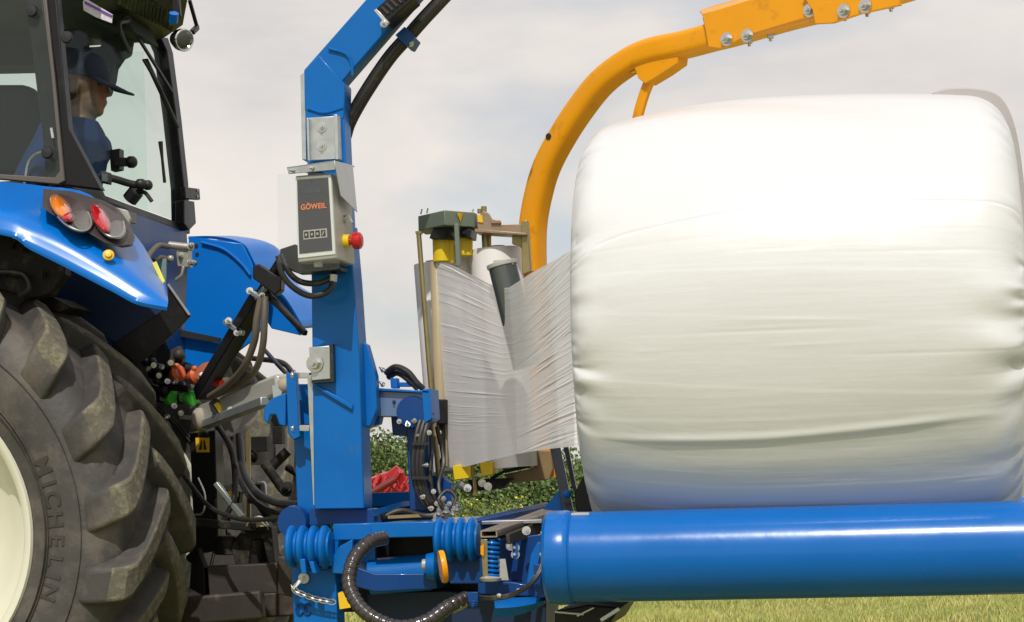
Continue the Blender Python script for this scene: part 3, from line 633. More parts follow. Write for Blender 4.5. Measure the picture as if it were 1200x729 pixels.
for l in ([(500, 470, .6), (506, 520, .58), (504, 560, .56), (512, 596, .56)], [(512, 500, .7), (520, 540, .68), (514, 570, .62), (524, 602, .6)], [(448, 606, .5), (470, 598, .52), (500, 604, .5), (530, 598, .52)]): m.tube(qpath(l), .008, 8)
P('hydraulic_hose', HOSE, W)(m)
# hinge knuckles
def knuckle(px0, px1, py, b, name):
    c0 = q(px0, py, b); c1 = q(px1, py, b); L_ = (c1-c0).length; pr = [(0.0, 0)]
    for k in range(4):
        z0 = L_*k/4; pr += [(.054, z0), (.062, z0+L_*.02), (.0675, z0+L_*.055), (.068, z0+L_*.11), (.064, z0+L_*.15), (.056, z0+L_*.175), (.050, z0+L_*.19), (.050, z0+L_*.235)]
    pr += [(0, L_)]
    m = MB(); m.lathe(pr, c0, c1-c0, 36); return P(name, BLUE, W)(m)
k1 = knuckle(338, 389, 641, .30, 'hinge_knuckle'); k2 = knuckle(511, 562, 632, .18, 'hinge_knuckle')
m = MB(); m.plate([(351, 655), (357, 655), (359, 672), (353, 672)], .24, .05); m.plate([(362, 658), (367, 658), (371, 672), (366, 672)], .24, .05); P('lug', BLUE, k1, 0.002)(m)
m = MB(); m.plate([(520, 650), (560, 650), (572, 665), (574, 684), (527, 684)], .20, .10); P('hinge_plate', DBLUE, W, 0.003)(m)
m = MB(); m.plate([(523, 648), (552, 647), (553, 650), (524, 651)], .17, .01); P('edge_strip', GALV, W)(m)
# lower frame
m = MB(); m.plate([(342, 668), (350, 664), (393, 668), (396, 735), (344, 735)], .36, .10); leg = P('stand_leg', BLUE, W, 0.004)(m)
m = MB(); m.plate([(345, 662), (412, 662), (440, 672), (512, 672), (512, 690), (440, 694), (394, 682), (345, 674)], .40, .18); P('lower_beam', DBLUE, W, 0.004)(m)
m = MB(); m.plate([(388, 655), (398, 640), (413, 632), (413, 650), (407, 673), (388, 672)], .33, .02); m.plate([(390, 626), (440, 628), (440, 660), (390, 660)], .44, .02); P('gusset', BLUE, W, 0.003)(m)
m = MB(); m.cyl(q(434, 676, .46), q(505, 670, .46), .058, 28); m.cyl(q(505, 670, .46), q(520, 669, .46), .03, 20); P('cross_tube', BLUE, W, 0.003)(m)
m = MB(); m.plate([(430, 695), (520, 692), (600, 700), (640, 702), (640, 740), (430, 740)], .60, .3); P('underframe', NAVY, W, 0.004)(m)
m = MB(); m.box(q(395, 640, .9).x, q(640, 640, .9).x, .75, .9, zt-.30, zt-.05); m.plate([(430, 626), (514, 624), (514, 662), (430, 664)], .62, .04); P('cross_member', BLK, W, 0.003)(m)
m = MB(); m.lathe([(.01, 0), (.018, .004), (.018, .018), (.012, .03), (.03, .05)], q(494, 662, .36), (1, 0, 0), 16); P('grease_nut', GREYP, W)(m)
m = MB(); m.lathe([(.012, -.02), (.04, -.016), (.045, 0.01), (.03, .02)], q(506, 664, .34), (1, .1, 0), 24); P('pivot_boss', BLUE, W)(m)
m = MB(); m.lathe([(.015, -.008), (.048, -.008), (.050, 0), (.048, .008), (.015, .008)], q(519, 664, .06), (1, .32, .12), 32); P('orange_washer', ORANGE, W)(m)
m = MB(); m.plate([(396, 695), (401, 693), (409, 704), (411, 712), (398, 714)], .30, .004); P('warning_sticker', STICK, W)(m)
m = MB()
for k, (a0, x0) in enumerate(((0, 350), (0, 359))):
    c = q(x0+1, 714, .355); pts = [c+Vector((.012*math.cos(t_), 0, .017*math.sin(t_))) for t_ in np.linspace(.6, 2*PI-.6, 14)]
    m.tube(pts, .003, 6)
    pts = [c+Vector((-.004+.0*t_, 0, .010-.02*t_)) for t_ in (0, 1)]; m.tube(pts, .002, 6)
P('stencil_mark', DBLUE, leg)(m)
# corrugated hose
path = qpath([(449, 631, .20), (432, 636, .12), (415, 655, .06), (409, 682, .03), (418, 706, .0), (437, 724, -.02), (468, 735, -.02), (500, 728, 0), (525, 711, .03), (548, 700, .08)], 14)
L_ = [0]
for a, b in zip(path, path[1:]): L_.append(L_[-1]+(b-a).length)
n_ = 300; ds = [L_[-1]*i/(n_-1) for i in range(n_)]
pp = [Vector([float(np.interp(d, L_, [p[k] for p in path])) for k in range(3)]) for d in ds]
rr = [.0215*(1+.035*(1 if (d % .021) < .015 else -1.6)) for d in ds]
m = MB(); m.tube(pp, rr, 16); P('corrugated_hose', mat('glossy_corrugated_hose', (0.035, 0.027, 0.025), 0.25, var=0.2, coat=0.5), W, ang=80)(m)
m = MB(); c = q(536, 707, .06); d_ = (q(548, 700, .08)-q(525, 711, .03)).normalized(); m.cyl(c-d_*.02, c+d_*.02, .024, 16); P('hose_clip', GALV, W)(m)
# chain with its plug
m = MB(); c0 = q(354, 678, .33); c1 = q(343, 690, .32)
m.lathe([(0, 0), (.017, .002), (.018, .012), (.006, .016), (.005, .02)], c0+Vector((0, .03, 0)), (0, -1, 0), 20); m.bar(c0, c1, .012, .006, (0, 1, 0)); ch = P('linch_pin', WHITE, W, 0.002)(m)
m = MB(); pts = [q(x, y, .32) for x, y in ((343, 688), (347, 693), (354, 696), (362, 699), (370, 702), (378, 703.5), (386, 705), (394, 706))]
pts = smooth_path(pts, 4); tot = 12
for k in range(tot):
    a = pts[int(k*(len(pts)-3)/tot)]; b = pts[int((k+1)*(len(pts)-3)/tot)+1]; c = (a+b)/2; d_ = (b-a).normalized(); nrm = Vector((0, 1, 0)) if k % 2 else d_.cross(Vector((0, 1, 0)))
    s2 = d_.cross(nrm).normalized(); hl_, hw = .016, .008
    ring = [c+d_*hl_*math.cos(t_)+s2*hw*math.sin(t_) for t_ in np.linspace(0, 2*PI, 15)]
    m.tube(ring, .0022, 6)
P('chain', STEEL, W)(m)
# ---- table end: channel, spring, brackets
m = MB(); sec = rrect(.052, .022, .004); p0, p1 = q(573, 625.5, .10), q(648, 598.5, .78)
m.sweep([p0, p1], sec, (0, 0, 1), cap=False); inner = [(x*.82, y*.66) for x, y in sec]; m.sweep([p0, p1], inner, (0, 0, 1), cap=False)
m.rings([[p0+Vector((x, 0, y)) for x, y in sec], [p0+Vector((x, .0, y)) for x, y in inner]], False)
P('channel', mat('bare_channel_steel', (0.42, 0.36, 0.30), 0.35, metal=0.7, var=0.2), W)(m)
m = MB(); m.prism([q(592, 626, .12), q(645, 606, .6), q(645, 622, .6), q(594, 638, .12)], (.012, 0, 0)); P('guard_rail', BROWNM, W, 0.002)(m)
m = MB(); m.plate([(563, 632), (571, 632), (572, 678), (566, 678)], .10, .012); P('slotted_strip', ZINC, W, 0.001)(m)
m = MB(); m.plate([(563, 640), (567, 638), (567, 652), (563, 650)], .09, .01); P('orange_tab', ORANGE, W, 0.001)(m)
m = MB(); a, b = q(577, 632, .12), q(577, 675, .12); pts = []
for i in range(150):
    t_ = i/149; c = a.lerp(b, t_); an = t_*2*PI*8; pts.append(c+Vector((.019*math.cos(an), .019*math.sin(an), 0)))
m.tube(pts, .0045, 7); m.cyl(a, b, .012, 12); P('spring', BLUE, W)(m)
m = MB(); m.lathe([(0, 0), (.03, .003), (.034, .012), (.02, .02), (0, .02)], q(575, 682, .12), (0, 0, 1), 20); P('spring_seat', GREYP, W)(m)
m = MB(); m.plate([(583, 655), (592, 655), (596, 680), (586, 680)], .12, .01); P('grey_tab', GREYP, W)(m)
m = MB(); m.plate([(585, 632), (642, 625), (642, 690), (600, 686), (583, 682)], .30, .04); m.plate([(560, 680), (600, 682), (645, 690), (645, 700), (560, 696)], .20, .12); P('table_side', DBLUE, W, 0.003)(m)
m = MB(); m.plate([(630, 635), (622, 650), (617, 684), (626, 684), (632, 655), (636, 637)], .16, .02); m.plate([(600, 636), (606, 636), (606, 652), (601, 656)], .18, .02); P('curved_strip', BLUE, W, 0.002)(m)
m = MB()
for x, y in ((598, 640), (604, 642), (604, 650), (599, 632), (617, 622)): m.bolt(q(x, y, .20), (0, -1, .1), .009, .010)
P('bolt', STEEL, W)(m)
m = MB()
for dx in (0, 2.2): m.tube(qpath([(637+dx, 608, .12), (635+dx, 640, .06), (634+dx, 662, .02), (622+dx, 683, .0), (600, 696+dx, .02), (575, 700+dx, .04), (552, 698+dx, .06)]), .0055, 8)
P('cable', HOSE, W)(m)
m = MB()
for x, y in ((636, 625), (635, 650), (628, 676), (608, 692), (585, 698)): c = q(x, y, .03); m.ball(c, .0085, 8)
P('cable_tie', GALV, W)(m)
m = MB(); m.plate([(547, 694), (560, 694), (560, 706), (549, 706)], .02, .03); m.bolt(q(555, 708, .02), (0, -1, -.3), .008, .01); P('cable_bracket', DBLUE, W, 0.002)(m)
m = MB(); rs = []
for i in range(18):
    t_ = i/17; cx_ = 579+t_*68; yt = 701-2*t_; yb = 724-22*t_**2.2; cm = (yt+yb)/2
    rs.append([q(cx_, yt, .16), q(cx_+1, cm, .10), q(cx_, yb, .13), q(cx_, yb, .17), q(cx_, cm, .16), q(cx_, yt, .20)])
m.rings(rs); P('curved_guard', BLUE, W, 0.002)(m)
m = MB(); m.plate([(650, 716), (690, 708), (727, 712), (712, 735), (650, 738)], .12, .5); P('rubber_apron', BLK, W, 0.006)(m)
m = MB(); m.bar(q(650, 717, .02), q(684, 720, .02), .010, .006); m.bar(q(676, 722, .02), q(696, 712, .02), .008, .006); m.bar(q(704, 727, .0), q(726, 713, .0), .010, .012); P('apron_clip', GALV, W, 0.002)(m)
# ---- rollers
zr = .775; x0 = q(641, 655, 0).x
def roller(y_, name):
    m = MB(); m.lathe([(.03, .012), (.110, .006), (.126, .000), (.1365, .010), (.1385, .030), (.1385, .060), (.1355, .072), (.1325, .076), (.1325, 1.78), (.1385, 1.785), (.1385, 1.85), (.12, 1.86), (.03, 1.85)], (x0, y_, zr), (1, 0, 0), 96)
    r_ = P(name, RBLUE, W, ang=30)(m)
    m = MB(); m.lathe([(.1335, 0), (.1365, .003), (.1335, .006)], (x0+.076, y_, zr), (1, 0, 0), 64, cap=False); P('weld_ring', RBLUE, r_)(m)
    m = MB(); m.cyl((x0+.004, y_, zr), (x0+1.92, y_, zr), .03, 20); P('axle', STEEL, r_)(m)
    return r_
ra = roller(0.0, 'roller'); roller(1.0, 'roller')
m = MB()
for k in range(8):
    an = math.radians(72-2+k*1.2); 
m.prism([(x0+.078, -.1345*math.cos(math.radians(a_)), zr+.1345*math.sin(math.radians(a_))) for a_ in (68, 72, 76)]+[(x0+.078, -.1325*math.cos(math.radians(a_)), zr+.1325*math.sin(math.radians(a_))) for a_ in (76, 72, 68)], (.055, 0, 0)); P('label_plate', GREYP, ra)(m)
m = MB(); m.box(x0-.05, x0-.02, .06, 1.10, zr-.12, zr-.02); m.box(x0+1.90, x0+1.93, -.1, 1.1, zr-.12, zr+.06); m.box(x0-.05, x0+1.93, .42, .52, zr-.11, zr-.02); P('table_frame', DBLUE, W, 0.004)(m)
m = MB(); m.plate([(675, 600), (673, 578), (684, 556), (697, 600)], .42, .06); P('rubber_guide', BLK, W, 0.004)(m)
m = MB(); m.prism([q(639, 500, .62), q(651, 500, .62), q(672, 600, .42), q(660, 600, .42)], (0, .02, 0)); m.prism([q(655, 500, .66), q(661, 500, .66), q(680, 596, .46), q(670, 570, .5)], (0, .02, 0)); P('guide_bar', mat('dark_slate_steel', (0.03, 0.04, 0.06), 0.35, coat=0.3), W, 0.002)(m)
m = MB(); m.plate([(636, 597), (655, 574), (660, 600)], .50, .02); m.ball(q(664, 579, .42), .015, 12); P('guide_foot', BLUE, W, 0.002)(m)

# ================================================================== WRAPPING ARM
AP = Vector((BC.x, BC.y, 0)); AN = Vector((.51, .86, 0)).normalized(); AE = Vector((-.86, .51, 0)).normalized()
def qa(px, py, k=0.0): return qp(px, py, AP+AN*k, AN)
cl = [(1100, -28), (1050, -12), (985, 4), (920, 20), (862, 37), (838, 43), (800, 53), (766, 60), (738, 72), (706, 96), (680, 128), (658, 162), (641, 195), (631, 228), (625, 262), (624, 300), (626, 345), (632, 420), (638, 490), (643, 560)]
pts = smooth_path([qa(*c) for c in cl], 6)
arm = P('wrapping_arm', ORANGE, W)(MB().sweep(pts, rrect(.085, .085, .026, 5), AN))
m = MB(); m.prism([qa(823, 16, -.06), qa(842, 11, -.06), qa(890, -4, -.06), qa(1000, -30, -.06), qa(1000, -4, -.06), qa(960, 16, -.06), qa(876, 41, -.06), qa(846, 57, -.06), qa(830, 55, -.06)], AN*.012)
m.prism([qa(823, 16, -.058), qa(842, 11, -.058), qa(890, -4, -.058), qa(892, -8, .05), qa(838, 6, .05), qa(820, 12, .05)], Vector((0, 0, -.008)))
m.prism([qa(x, y, .05) for x, y in ((823, 20), (1000, -26), (1000, -4), (960, 16), (876, 41), (846, 57), (830, 55))], AN*.01)
P('splice_plate', ORANGE, arm, 0.002)(m)
m = MB(); m.prism([qa(940, -6, -.078), qa(958, -20, -.078), qa(1050, -40, -.078), qa(1054, 6, -.078), qa(1008, 16, -.078), qa(975, 27, -.078), qa(955, 28, -.078), qa(952, 12, -.078)], AN*.016); P('end_bracket', ORANGE, arm, 0.002)(m)
for x, y, k in ((852, 46, -.062), (876, 42, -.062), (949, 12, -.062), (989, 13, -.08), (1014, 7, -.08)):
    m = MB(); m.bolt(qa(x, y, k), -AN, .0145, .014); P('bolt', STEEL, arm)(m)
m = MB()
for x, y in ((903, 43), (878, 49), (1016, 14), (1044, 8), (990, 19)): m.bolt(qa(x, y-3, .0), (0, 0, -1), .011, .01)
P('hanging_bolt', STEEL, arm)(m)
m = MB(); m.prism([qa(742, 76, -.03), qa(776, 66, -.03), qa(794, 66, -.03), qa(793, 74, -.03), (qa(776, 86, -.03)), qa(756, 98, -.03), qa(748, 92, -.03)], AN*.06); m.tube([qa(738, 86, -.02), qa(746, 84, -.02)], .004, 6); P('small_bracket', ORANGE, arm, 0.002)(m)
m = MB(); m.sweep(smooth_path([qa(771, 78), qa(760, 98), qa(752, 120), qa(746, 145), qa(743, 175)], 5), rrect(.034, .022, .006), AN); P('strut', ORANGE, arm)(m)
m = MB(); c = qa(643, 160, -.0425); m.cyl(c, c-AN*.003, .011, 16); P('plug_hole', BLKT, arm)(m)

# ================================================================== FILM DISPENSER (carried by the arm)
zg = q(520, 264, .74).z
g4 = [Vector((q(490, 260, .86).x, .86, zg)), Vector((q(521, 260, .74).x, .74, zg)), Vector((q(557, 260, .84).x, .84, zg)), Vector((q(557, 260, .84).x, .98, zg)), Vector((q(490, 260, .86).x, .98, zg))]
DP = P('film_dispenser', GREEN, W, 0.003)(MB().prism(g4, (0, 0, .050)))
def D(name, mt, bev=0.0, ang=35): return P(name, mt, DP, bev, ang)
m = MB()
for x, y in ((493, 248), (500, 247), (553, 248)): m.tube([q(x, y+3, .84), q(x+1.5, y-3, .84)], .003, 6)
D('grease_nipple', STEEL)(m)
tr = lambda l, b, th=.003: MB().prism([q(x, y, bb) for (x, y), bb in zip(l, b)], (0, th, 0))
D('warning_triangle', STICK)(tr([(536, 249.5), (543, 250), (539.5, 261)], [.772, .798, .785], .004))
D('warning_sticker', STICK)(tr([(559, 252), (565, 252), (566, 261), (560, 260)], [.835]*4))
m = MB(); m.plate([(507, 268), (529, 266), (529, 276), (524, 280), (508, 280), (503, 279)], .80, .12); m.plate([(537, 268), (552, 268), (551, 278), (538, 278)], .82, .12); m.bolt(q(523, 274, .80), (0, -1, 0), .008, .006); m.bolt(q(544, 274, .82), (0, -1, 0), .008, .006); D('gear_block', BLK, 0.004)(m)
m = MB(); m.lathe([(.030, 0), (.033, .002), (.033, .10), (.030, .102)], q(519, 307, .86), (0, 0, 1), 32)
m.lathe([(.024, 0), (.026, .002), (.026, .06), (.024, .062)], q(545, 300, .88), (0, 0, 1), 32)
D('yellow_top_collar', YELL)(m)
m = MB(); m.plate([(507, 282), (532, 281), (531, 309), (509, 300)], .845, .02); m.plate([(540, 280), (553, 281), (553, 291), (540, 291)], .86, .02); m.plate([(530, 546), (551, 543), (552, 560), (532, 563)], .80, .06); m.plate([(562, 542), (577, 541), (578, 556), (564, 559)], .82, .06); D('yellow_guard', YELL, 0.003)(m)
m = MB(); m.plate([(532, 262), (537, 262), (540, 312), (534, 312)], .76, .02); D('green_stay', GREEN, 0.002)(m)
m = MB(); m.tube([q(490.5, 271, .80), q(503, 430, .78), q(515.5, 578, .76)], .0085, 12); m.plate([(486.5, 271), (494, 271), (494, 274), (487, 274)], .79, .02); D('guide_rod', ZINC)(m)
m = MB(); m.plate([(562, 252), (566, 247), (571, 249), (575, 256), (577, 262), (610, 263), (612, 260), (617, 260), (617, 274), (560, 271), (559, 262)], .84, .05); m.plate([(575, 257), (586, 258), (587, 262), (575, 262)], .83, .02); m.plate([(556, 268), (617, 273), (617, 276), (556, 272)], .80, .10); D('zinc_arm', mat('brown_zinc_steel', (0.34, 0.25, 0.17), 0.4, metal=0.5, var=0.4, vscale=16), 0.002)(m)
m = MB(); m.cyl(q(567, 250, .86), q(567, 242, .86), .010, 8); m.cyl(q(562, 250, .86), q(562, 245, .86), .008, 8); m.cyl(q(569, 274, .88), q(570, 294, .88), .014, 14); m.cyl(q(573, 274, .9), q(573, 294, .9), .008, 14); D('threaded_stud', ZINC)(m)
m = MB(); m.plate([(611, 259), (618, 258), (622, 318), (612, 322)], .82, .04); m.plate([(600, 276), (612, 276), (612, 292), (608, 288), (600, 286)], .84, .03); D('post', ZINC, 0.002)(m)
m = MB(); m.plate([(628, 528), (645, 528), (648, 548), (644, 562), (600, 566), (590, 556), (628, 548)], .95, .04); D('lower_bracket', mat('brown_bracket', (0.26, 0.17, 0.07), 0.5, var=0.3), 0.003)(m)
m = MB(); m.tube([q(575, 561, .9), q(590, 553, .9), (q(622, 546, .9))], .006, 8); m.plate([(548, 562), (600, 560), (590, 572), (552, 576)], .90, .06); D('lower_plate', CAST, 0.002)(m)
m = MB(); m.tube([q(553, 540, .82), q(557, 578, .82)], .007, 10); m.bolt(q(557, 580, .82), (0, 0, 1), .009, .006); D('lower_stud', ZINC)(m)
m = MB()
for px, py in ((528, 573), (540, 568), (548, 572), (565, 566), (572, 570)): m.bolt(q(px, py, .80), (0, -1, random.uniform(-.3, .3)), .009, .008)
D('bolt', STEEL)(m)
m = MB(); m.plate([(509, 475), (520, 475), (521, 548), (512, 548)], .84, .05); m.plate([(512, 468), (523, 468), (523, 497), (513, 497)], .82, .05); D('carriage', CAST, 0.004)(m)
m = MB(); m.ball(q(513, 530, .80), .022, 14, (.6, .6, 1.3)); m.ball(q(514, 507, .81), .010, 10); D('cover_cap', WHITE)(m)
m = MB(); m.lathe([(.02, 0), (.0235, .004), (.0235, .69), (.02, .695)], (q(518, 548, .88).x, .88, q(518, 548, .88).z), q(512, 306, .88)-q(518, 548, .88), 28); D('stretch_roller', TAN)(m)
a, b = q(618, 430, .50), q(589, 312, .50)
m = MB(); m.tube([a, b], .046, 32); D('smoked_roller', CORE)(m)
m = MB(); dd = (b-a).normalized(); m.tube([b-dd*.002, b+dd*.012], .05, 32); m.plate([(578, 305), (601, 303), (602, 310), (579, 312)], .47, .02); D('roller_cap', GREYP, 0.002)(m)
# film rolls
PL = mat('film_roll_white', (0.80, 0.77, 0.74), 0.3, coat=0.3, var=0.03)
PC = mat('roll_core_cardboard', (0.45, 0.36, 0.24), 0.7)
def froll(pt, pb, b, r, label):
    top, bot = q(*pt, b), q(*pb, b); ax = top-bot; L_ = ax.length
    e = empty('film_roll', bot, label, 'film roll', 'rolls of wrapping film on the dispenser')
    P('film', PL, e)(MB().lathe([(r*.36, 0), (r*.985, 0), (r, .004), (r, L_-.004), (r*.985, L_), (r*.36, L_)], bot, ax, 48, cap=False))
    P('core', PC, e)(MB().lathe([(r*.30, -.01), (r*.36, -.01), (r*.36, L_+.01), (r*.30, L_+.01), (r*.30, -.01)], bot, ax, 28, cap=False))
    return e
froll((507, 309), (526, 552), 1.06, .066, 'white film roll standing behind the olive guide rod, leftmost')
froll((535, 290), (551, 540), .97, .050, 'white film roll behind the yellow guards, next to the green stay')
froll((581, 292), (600, 548), .93, .088, 'large white film roll behind the smoked roller, nearest the orange arm')
# ================================================================== TRACTOR
WC = Vector((-2.235, .26, .88)); TW = .64
T = empty('tractor', (-2.4, 1.5, 0), 'blue farm tractor seen from behind at the left, driver in its cab', 'tractor')
def build_tyre(loc, lett):
    m = MB(); c = Vector(loc); A = Vector((0, 1, 0))
    prof = [(.50, .075), (.515, .045), (.545, .035), (.60, .012), (.655, .0), (.715, .004), (.765, .02), (.800, .045), (.822, .085), (.832, .16), (.838, .32)]
    prof = prof+[(r, TW-h) for r, h in prof[-2::-1]]
    m.lathe(prof, c, A, 160, cap=False)
    N_ = 20
    st = [  # t, (b, r) base, (b, r) top, half width angle base, top
        (0.00, (.010, .715), (.000, .725), 4.6, 4.2), (0.04, (.012, .755), (-.016, .760), 4.8, 4.1), (0.09, (.03, .785), (-.020, .815), 5.0, 4.0), (0.13, (.045, .80), (-.008, .864), 5.1, 3.8), (0.17, (.07, .81), (.016, .882), 5.1, 3.6),
        (0.30, (.11, .818), (.08, .890), 5.0, 3.2), (0.50, (.18, .823), (.165, .893), 4.8, 2.9), (0.70, (.25, .828), (.24, .895), 4.5, 2.6), (0.88, (.315, .83), (.31, .895), 4.0, 2.3), (1.0, (.352, .83), (.345, .890), 3.2, 1.8)]
    for side in (0, 1):
        for k in range(N_):
            ph0 = math.radians(k*360/N_+(9 if side else 0)+3)
            rs = []
            for t, (bb, rb), (bt, rt), wb, wt in st:
                an = math.radians(-17+21*(t**1.15)+2*math.sin(t*PI)) + ph0; ring = []
                # angle is measured so that, at the rear (+x) side, it grows upward: lugs point up to the middle
                for (b_, r_, da) in ((bb, rb-.01, -wb), (bt, rt, -wt), (bt, rt, wt), (bb, rb-.01, wb)):
                    aa = an+math.radians(da); y_ = b_ if side == 0 else TW-b_
                    ring.append(c+Vector((r_*math.cos(aa), y_, r_*math.sin(aa))))
                rs.append(ring)
            n = 4; v = [p for r in rs for p in r]; K = len(rs); f = []; mi = []
            o = len(m.v); m.v += [tuple(p) for p in v]
            for kk in range(K-1):
                for i in range(4):
                    if i == 3: continue
                    a_, b_ = kk*4+i, kk*4+i+1
                    m.f.append((o+a_, o+b_, o+b_+4, o+a_+4)); m.m.append(1 if (i == 1 and kk >= 2) else 0)
            m.f.append((o, o+1, o+2, o+3)); m.m.append(0); m.f.append((o+(K-1)*4+3, o+(K-1)*4+2, o+(K-1)*4+1, o+(K-1)*4)); m.m.append(0)
    ty = P('rear_wheel', [RUB, MUD], T, 0.012, ang=32, seg=3)(m)
    m = MB(); m.lathe([(.495, .10), (.512, .055), (.525, .040), (.520, .030), (.505, .032), (.490, .050), (.480, .085), (.470, .13), (.455, .145), (.44, .15), (.40, .20), (.30, .25), (.24, .255), (.22, .20), (.10, .19), (.0, .19)], c, A, 96, cap=False)
    m.lathe([(.495, TW-.10), (.52, TW-.04), (.49, TW-.05), (.47, TW-.13), (.44, .15)], c, A, 96, cap=False)
    P('rim', RIM, ty, ang=50)(m)
    m = MB()
    for k in range(10):
        a = 2*PI*k/10; m.bolt(c+Vector((.17*math.cos(a), .195, .17*math.sin(a))), (0, -1, 0), .02, .02)
    P('wheel_nut', STEEL, ty)(m)
    m = MB()
    for r_ in (.575, .585, .700): m.lathe([(r_-.003, .02), (r_, -.004 if r_ > .6 else .010), (r_+.003, .02)], c, A, 128, cap=False)
    P('sidewall_rib', RUB, ty)(m)
    if lett:
        txt = 'MICHELIN'; LM = mat('dark_moulded_rubber', (0.050, 0.044, 0.038), 0.6)
        def put(ch, ang, size):
            cu = bpy.data.curves.new('t', 'FONT'); cu.body = ch; cu.size = size; cu.align_x = 'CENTER'; cu.align_y = 'CENTER'; cu.offset = size*.02
            ob = bpy.data.objects.new('t', cu); COL.objects.link(ob); bpy.context.view_layer.update()
            me = bpy.data.meshes.new_from_object(ob.evaluated_get(bpy.context.evaluated_depsgraph_get())); bpy.data.objects.remove(ob)
            n = len(me.vertices); o = len(mb_.v)
            R_ = .612; er = Vector((math.cos(ang), 0, math.sin(ang))); et = Vector((math.sin(ang), 0, -math.cos(ang)))   # tops outward, reading clockwise
            for z in (0, 1):
                for v in me.vertices:
                    p_ = c+er*(R_+v.co.y)+et*v.co.x; rr_ = math.hypot(p_.x-c.x, p_.z-c.z)
                    y_ = float(np.interp(rr_, [.56, .60, .655, .715], [.026, .012, 0, .004]))
                    mb_.v.append((p_.x, c.y+y_-.0035+z*.006, p_.z))
            ec = set()
            for p_ in me.polygons:
                vs = list(p_.vertices); mb_.f.append(tuple(o+i for i in vs))
                for a_, b_ in zip(vs, vs[1:]+vs[:1]): ec.add((a_, b_))
            mb_.f += [(o+b_, o+a_, o+a_+n, o+b_+n) for a_, b_ in ec if (b_, a_) not in ec]
        mb_ = MB()
        a0 = 24.0; adv = {'M': 7.6, 'I': 3.4}
        an = a0
        for ch in txt:
            w_ = adv.get(ch, 6.1); put(ch, math.radians(an-w_/2), .076); an -= w_
        mb_.m = [0]*len(mb_.f); P('lettering', LM, ty, smooth=False, split=False)(mb_)
    return ty
build_tyre(WC, True)
build_tyre((WC.x, 2.10, WC.z), False)
# ---- fenders
def patch(rows, th):
    mb = MB(); nc = len(rows[0]); R_ = []
    for r in rows: R_.append(smooth_path(r, 5))
    n = len(R_[0]); K = len(R_); rows2 = []
    for i in range(n):
        rows2.append(smooth_path([R_[k][i] for k in range(K)], 5))
    M_ = len(rows2[0]); v = [p for r in rows2 for p in r]; v2 = [p+Vector((-.004, th, -.01)) for p in v]; o = len(v)
    f = [(i*M_+j, i*M_+j+1, (i+1)*M_+j+1, (i+1)*M_+j) for i in range(n-1) for j in range(M_-1)]
    f2 = [tuple(reversed([x+o for x in a])) for a in f]
    e = [(j, j+1) for j in range(M_-1)]+[((n-1)*M_+j, (n-1)*M_+j+1) for j in range(M_-1)]+[(i*M_, (i+1)*M_) for i in range(n-1)]+[(i*M_+M_-1, (i+1)*M_+M_-1) for i in range(n-1)]
    return mb.add(v+v2, f+f2+[(a, b, b+o, a+o) for a, b in e])
lo = [(-260, 300), (-120, 266), (0, 271), (36, 289), (76, 309), (132, 338), (161, 353), (196, 360)]
mi_ = [(-260, 262), (-120, 236), (0, 247), (40, 260), (84, 279), (140, 312), (168, 331), (197, 352)]
up = [(-260, 232), (-120, 207), (0, 213), (50, 218), (105, 228), (157, 274), (178, 305), (194, 332)]
fr = P('fender', TBLUE, T, ang=60)(patch([[q(x, y, .28) for x, y in lo], [q(x, y, .33) for x, y in mi_], [q(x, y, .52+.0*x) for x, y in [((a+c)/2, (b+d)/2-2) for (a, b), (c, d) in zip(mi_, up)]], [q(x, y, .72) for x, y in up]], .006))
m = MB(); hsg = [(50, 221, .60), (49, 243, .34), (62, 252, .34), (100, 271, .35), (122, 284, .36), (138, 289, .38), (150, 287, .42), (153, 276, .50), (146, 260, .56), (134, 243, .58), (118, 234, .60), (84, 224, .60)]
hp = [q(x, y, b-.035) for x, y, b in hsg]; m.prism(hp, (.0, .05, -.0)); hs_ = P('lamp_housing', mat('dark_grey_lamp_housing', (0.055, 0.045, 0.042), 0.5, var=0.1), fr, 0.006)(m)
# plane of the housing
cc = sum(hp, Vector())/len(hp); nv = Vector((0, 0, 0))
for i in range(len(hp)): nv += (hp[i]-cc).cross(hp[(i+1) % len(hp)]-cc)
nv.normalize()
if nv.y > 0: nv = -nv
def hq(px, py, out=0.0): return qp(px, py, cc+nv*out, nv)
def ell(cx, cy, ax, ay, tilt, out, n=36):
    tl = math.radians(tilt); return [hq(cx+ax*math.cos(t_)*math.cos(tl)-ay*math.sin(t_)*math.sin(tl), cy+ax*math.cos(t_)*math.sin(tl)+ay*math.sin(t_)*math.cos(tl), out) for t_ in np.linspace(0, 2*PI, n, endpoint=False)]
REFL = mat('lamp_reflector', (0.30, 0.27, 0.25), 0.3, metal=.8, var=.3, vscale=40)
CUPM = mat('lamp_cup_brown', (0.035, 0.02, 0.018), 0.3, coat=0.4)
for cx, cy, ax, ay, tl, lens in ((84, 249, 29, 15.5, 42, 'a'), (127, 258, 24, 15, 52, 'r')):
    m = MB(); ee = ell(cx, cy, ax*.96, ay*.96, tl, .014, 60); m.tube(ee[50:]+ee[:19], .0035, 8); P('chrome_ring', GALV, fr)(m)
    m = MB(); m.prism(ell(cx, cy, ax*.95, ay*.95, tl, .011), -nv*.008); P('lamp_cup', CUPM, fr)(m)
    m = MB(); m.rings([ell(cx+(13 if lens == 'a' else 10), cy+(9 if lens == 'a' else 11), ax*.46, ay*.72, tl, .0125), ell(cx+(12 if lens == 'a' else 9), cy+(8 if lens == 'a' else 10), ax*.22, ay*.35, tl, .0145)], True); P('reflector', REFL, fr)(m)
m = MB()
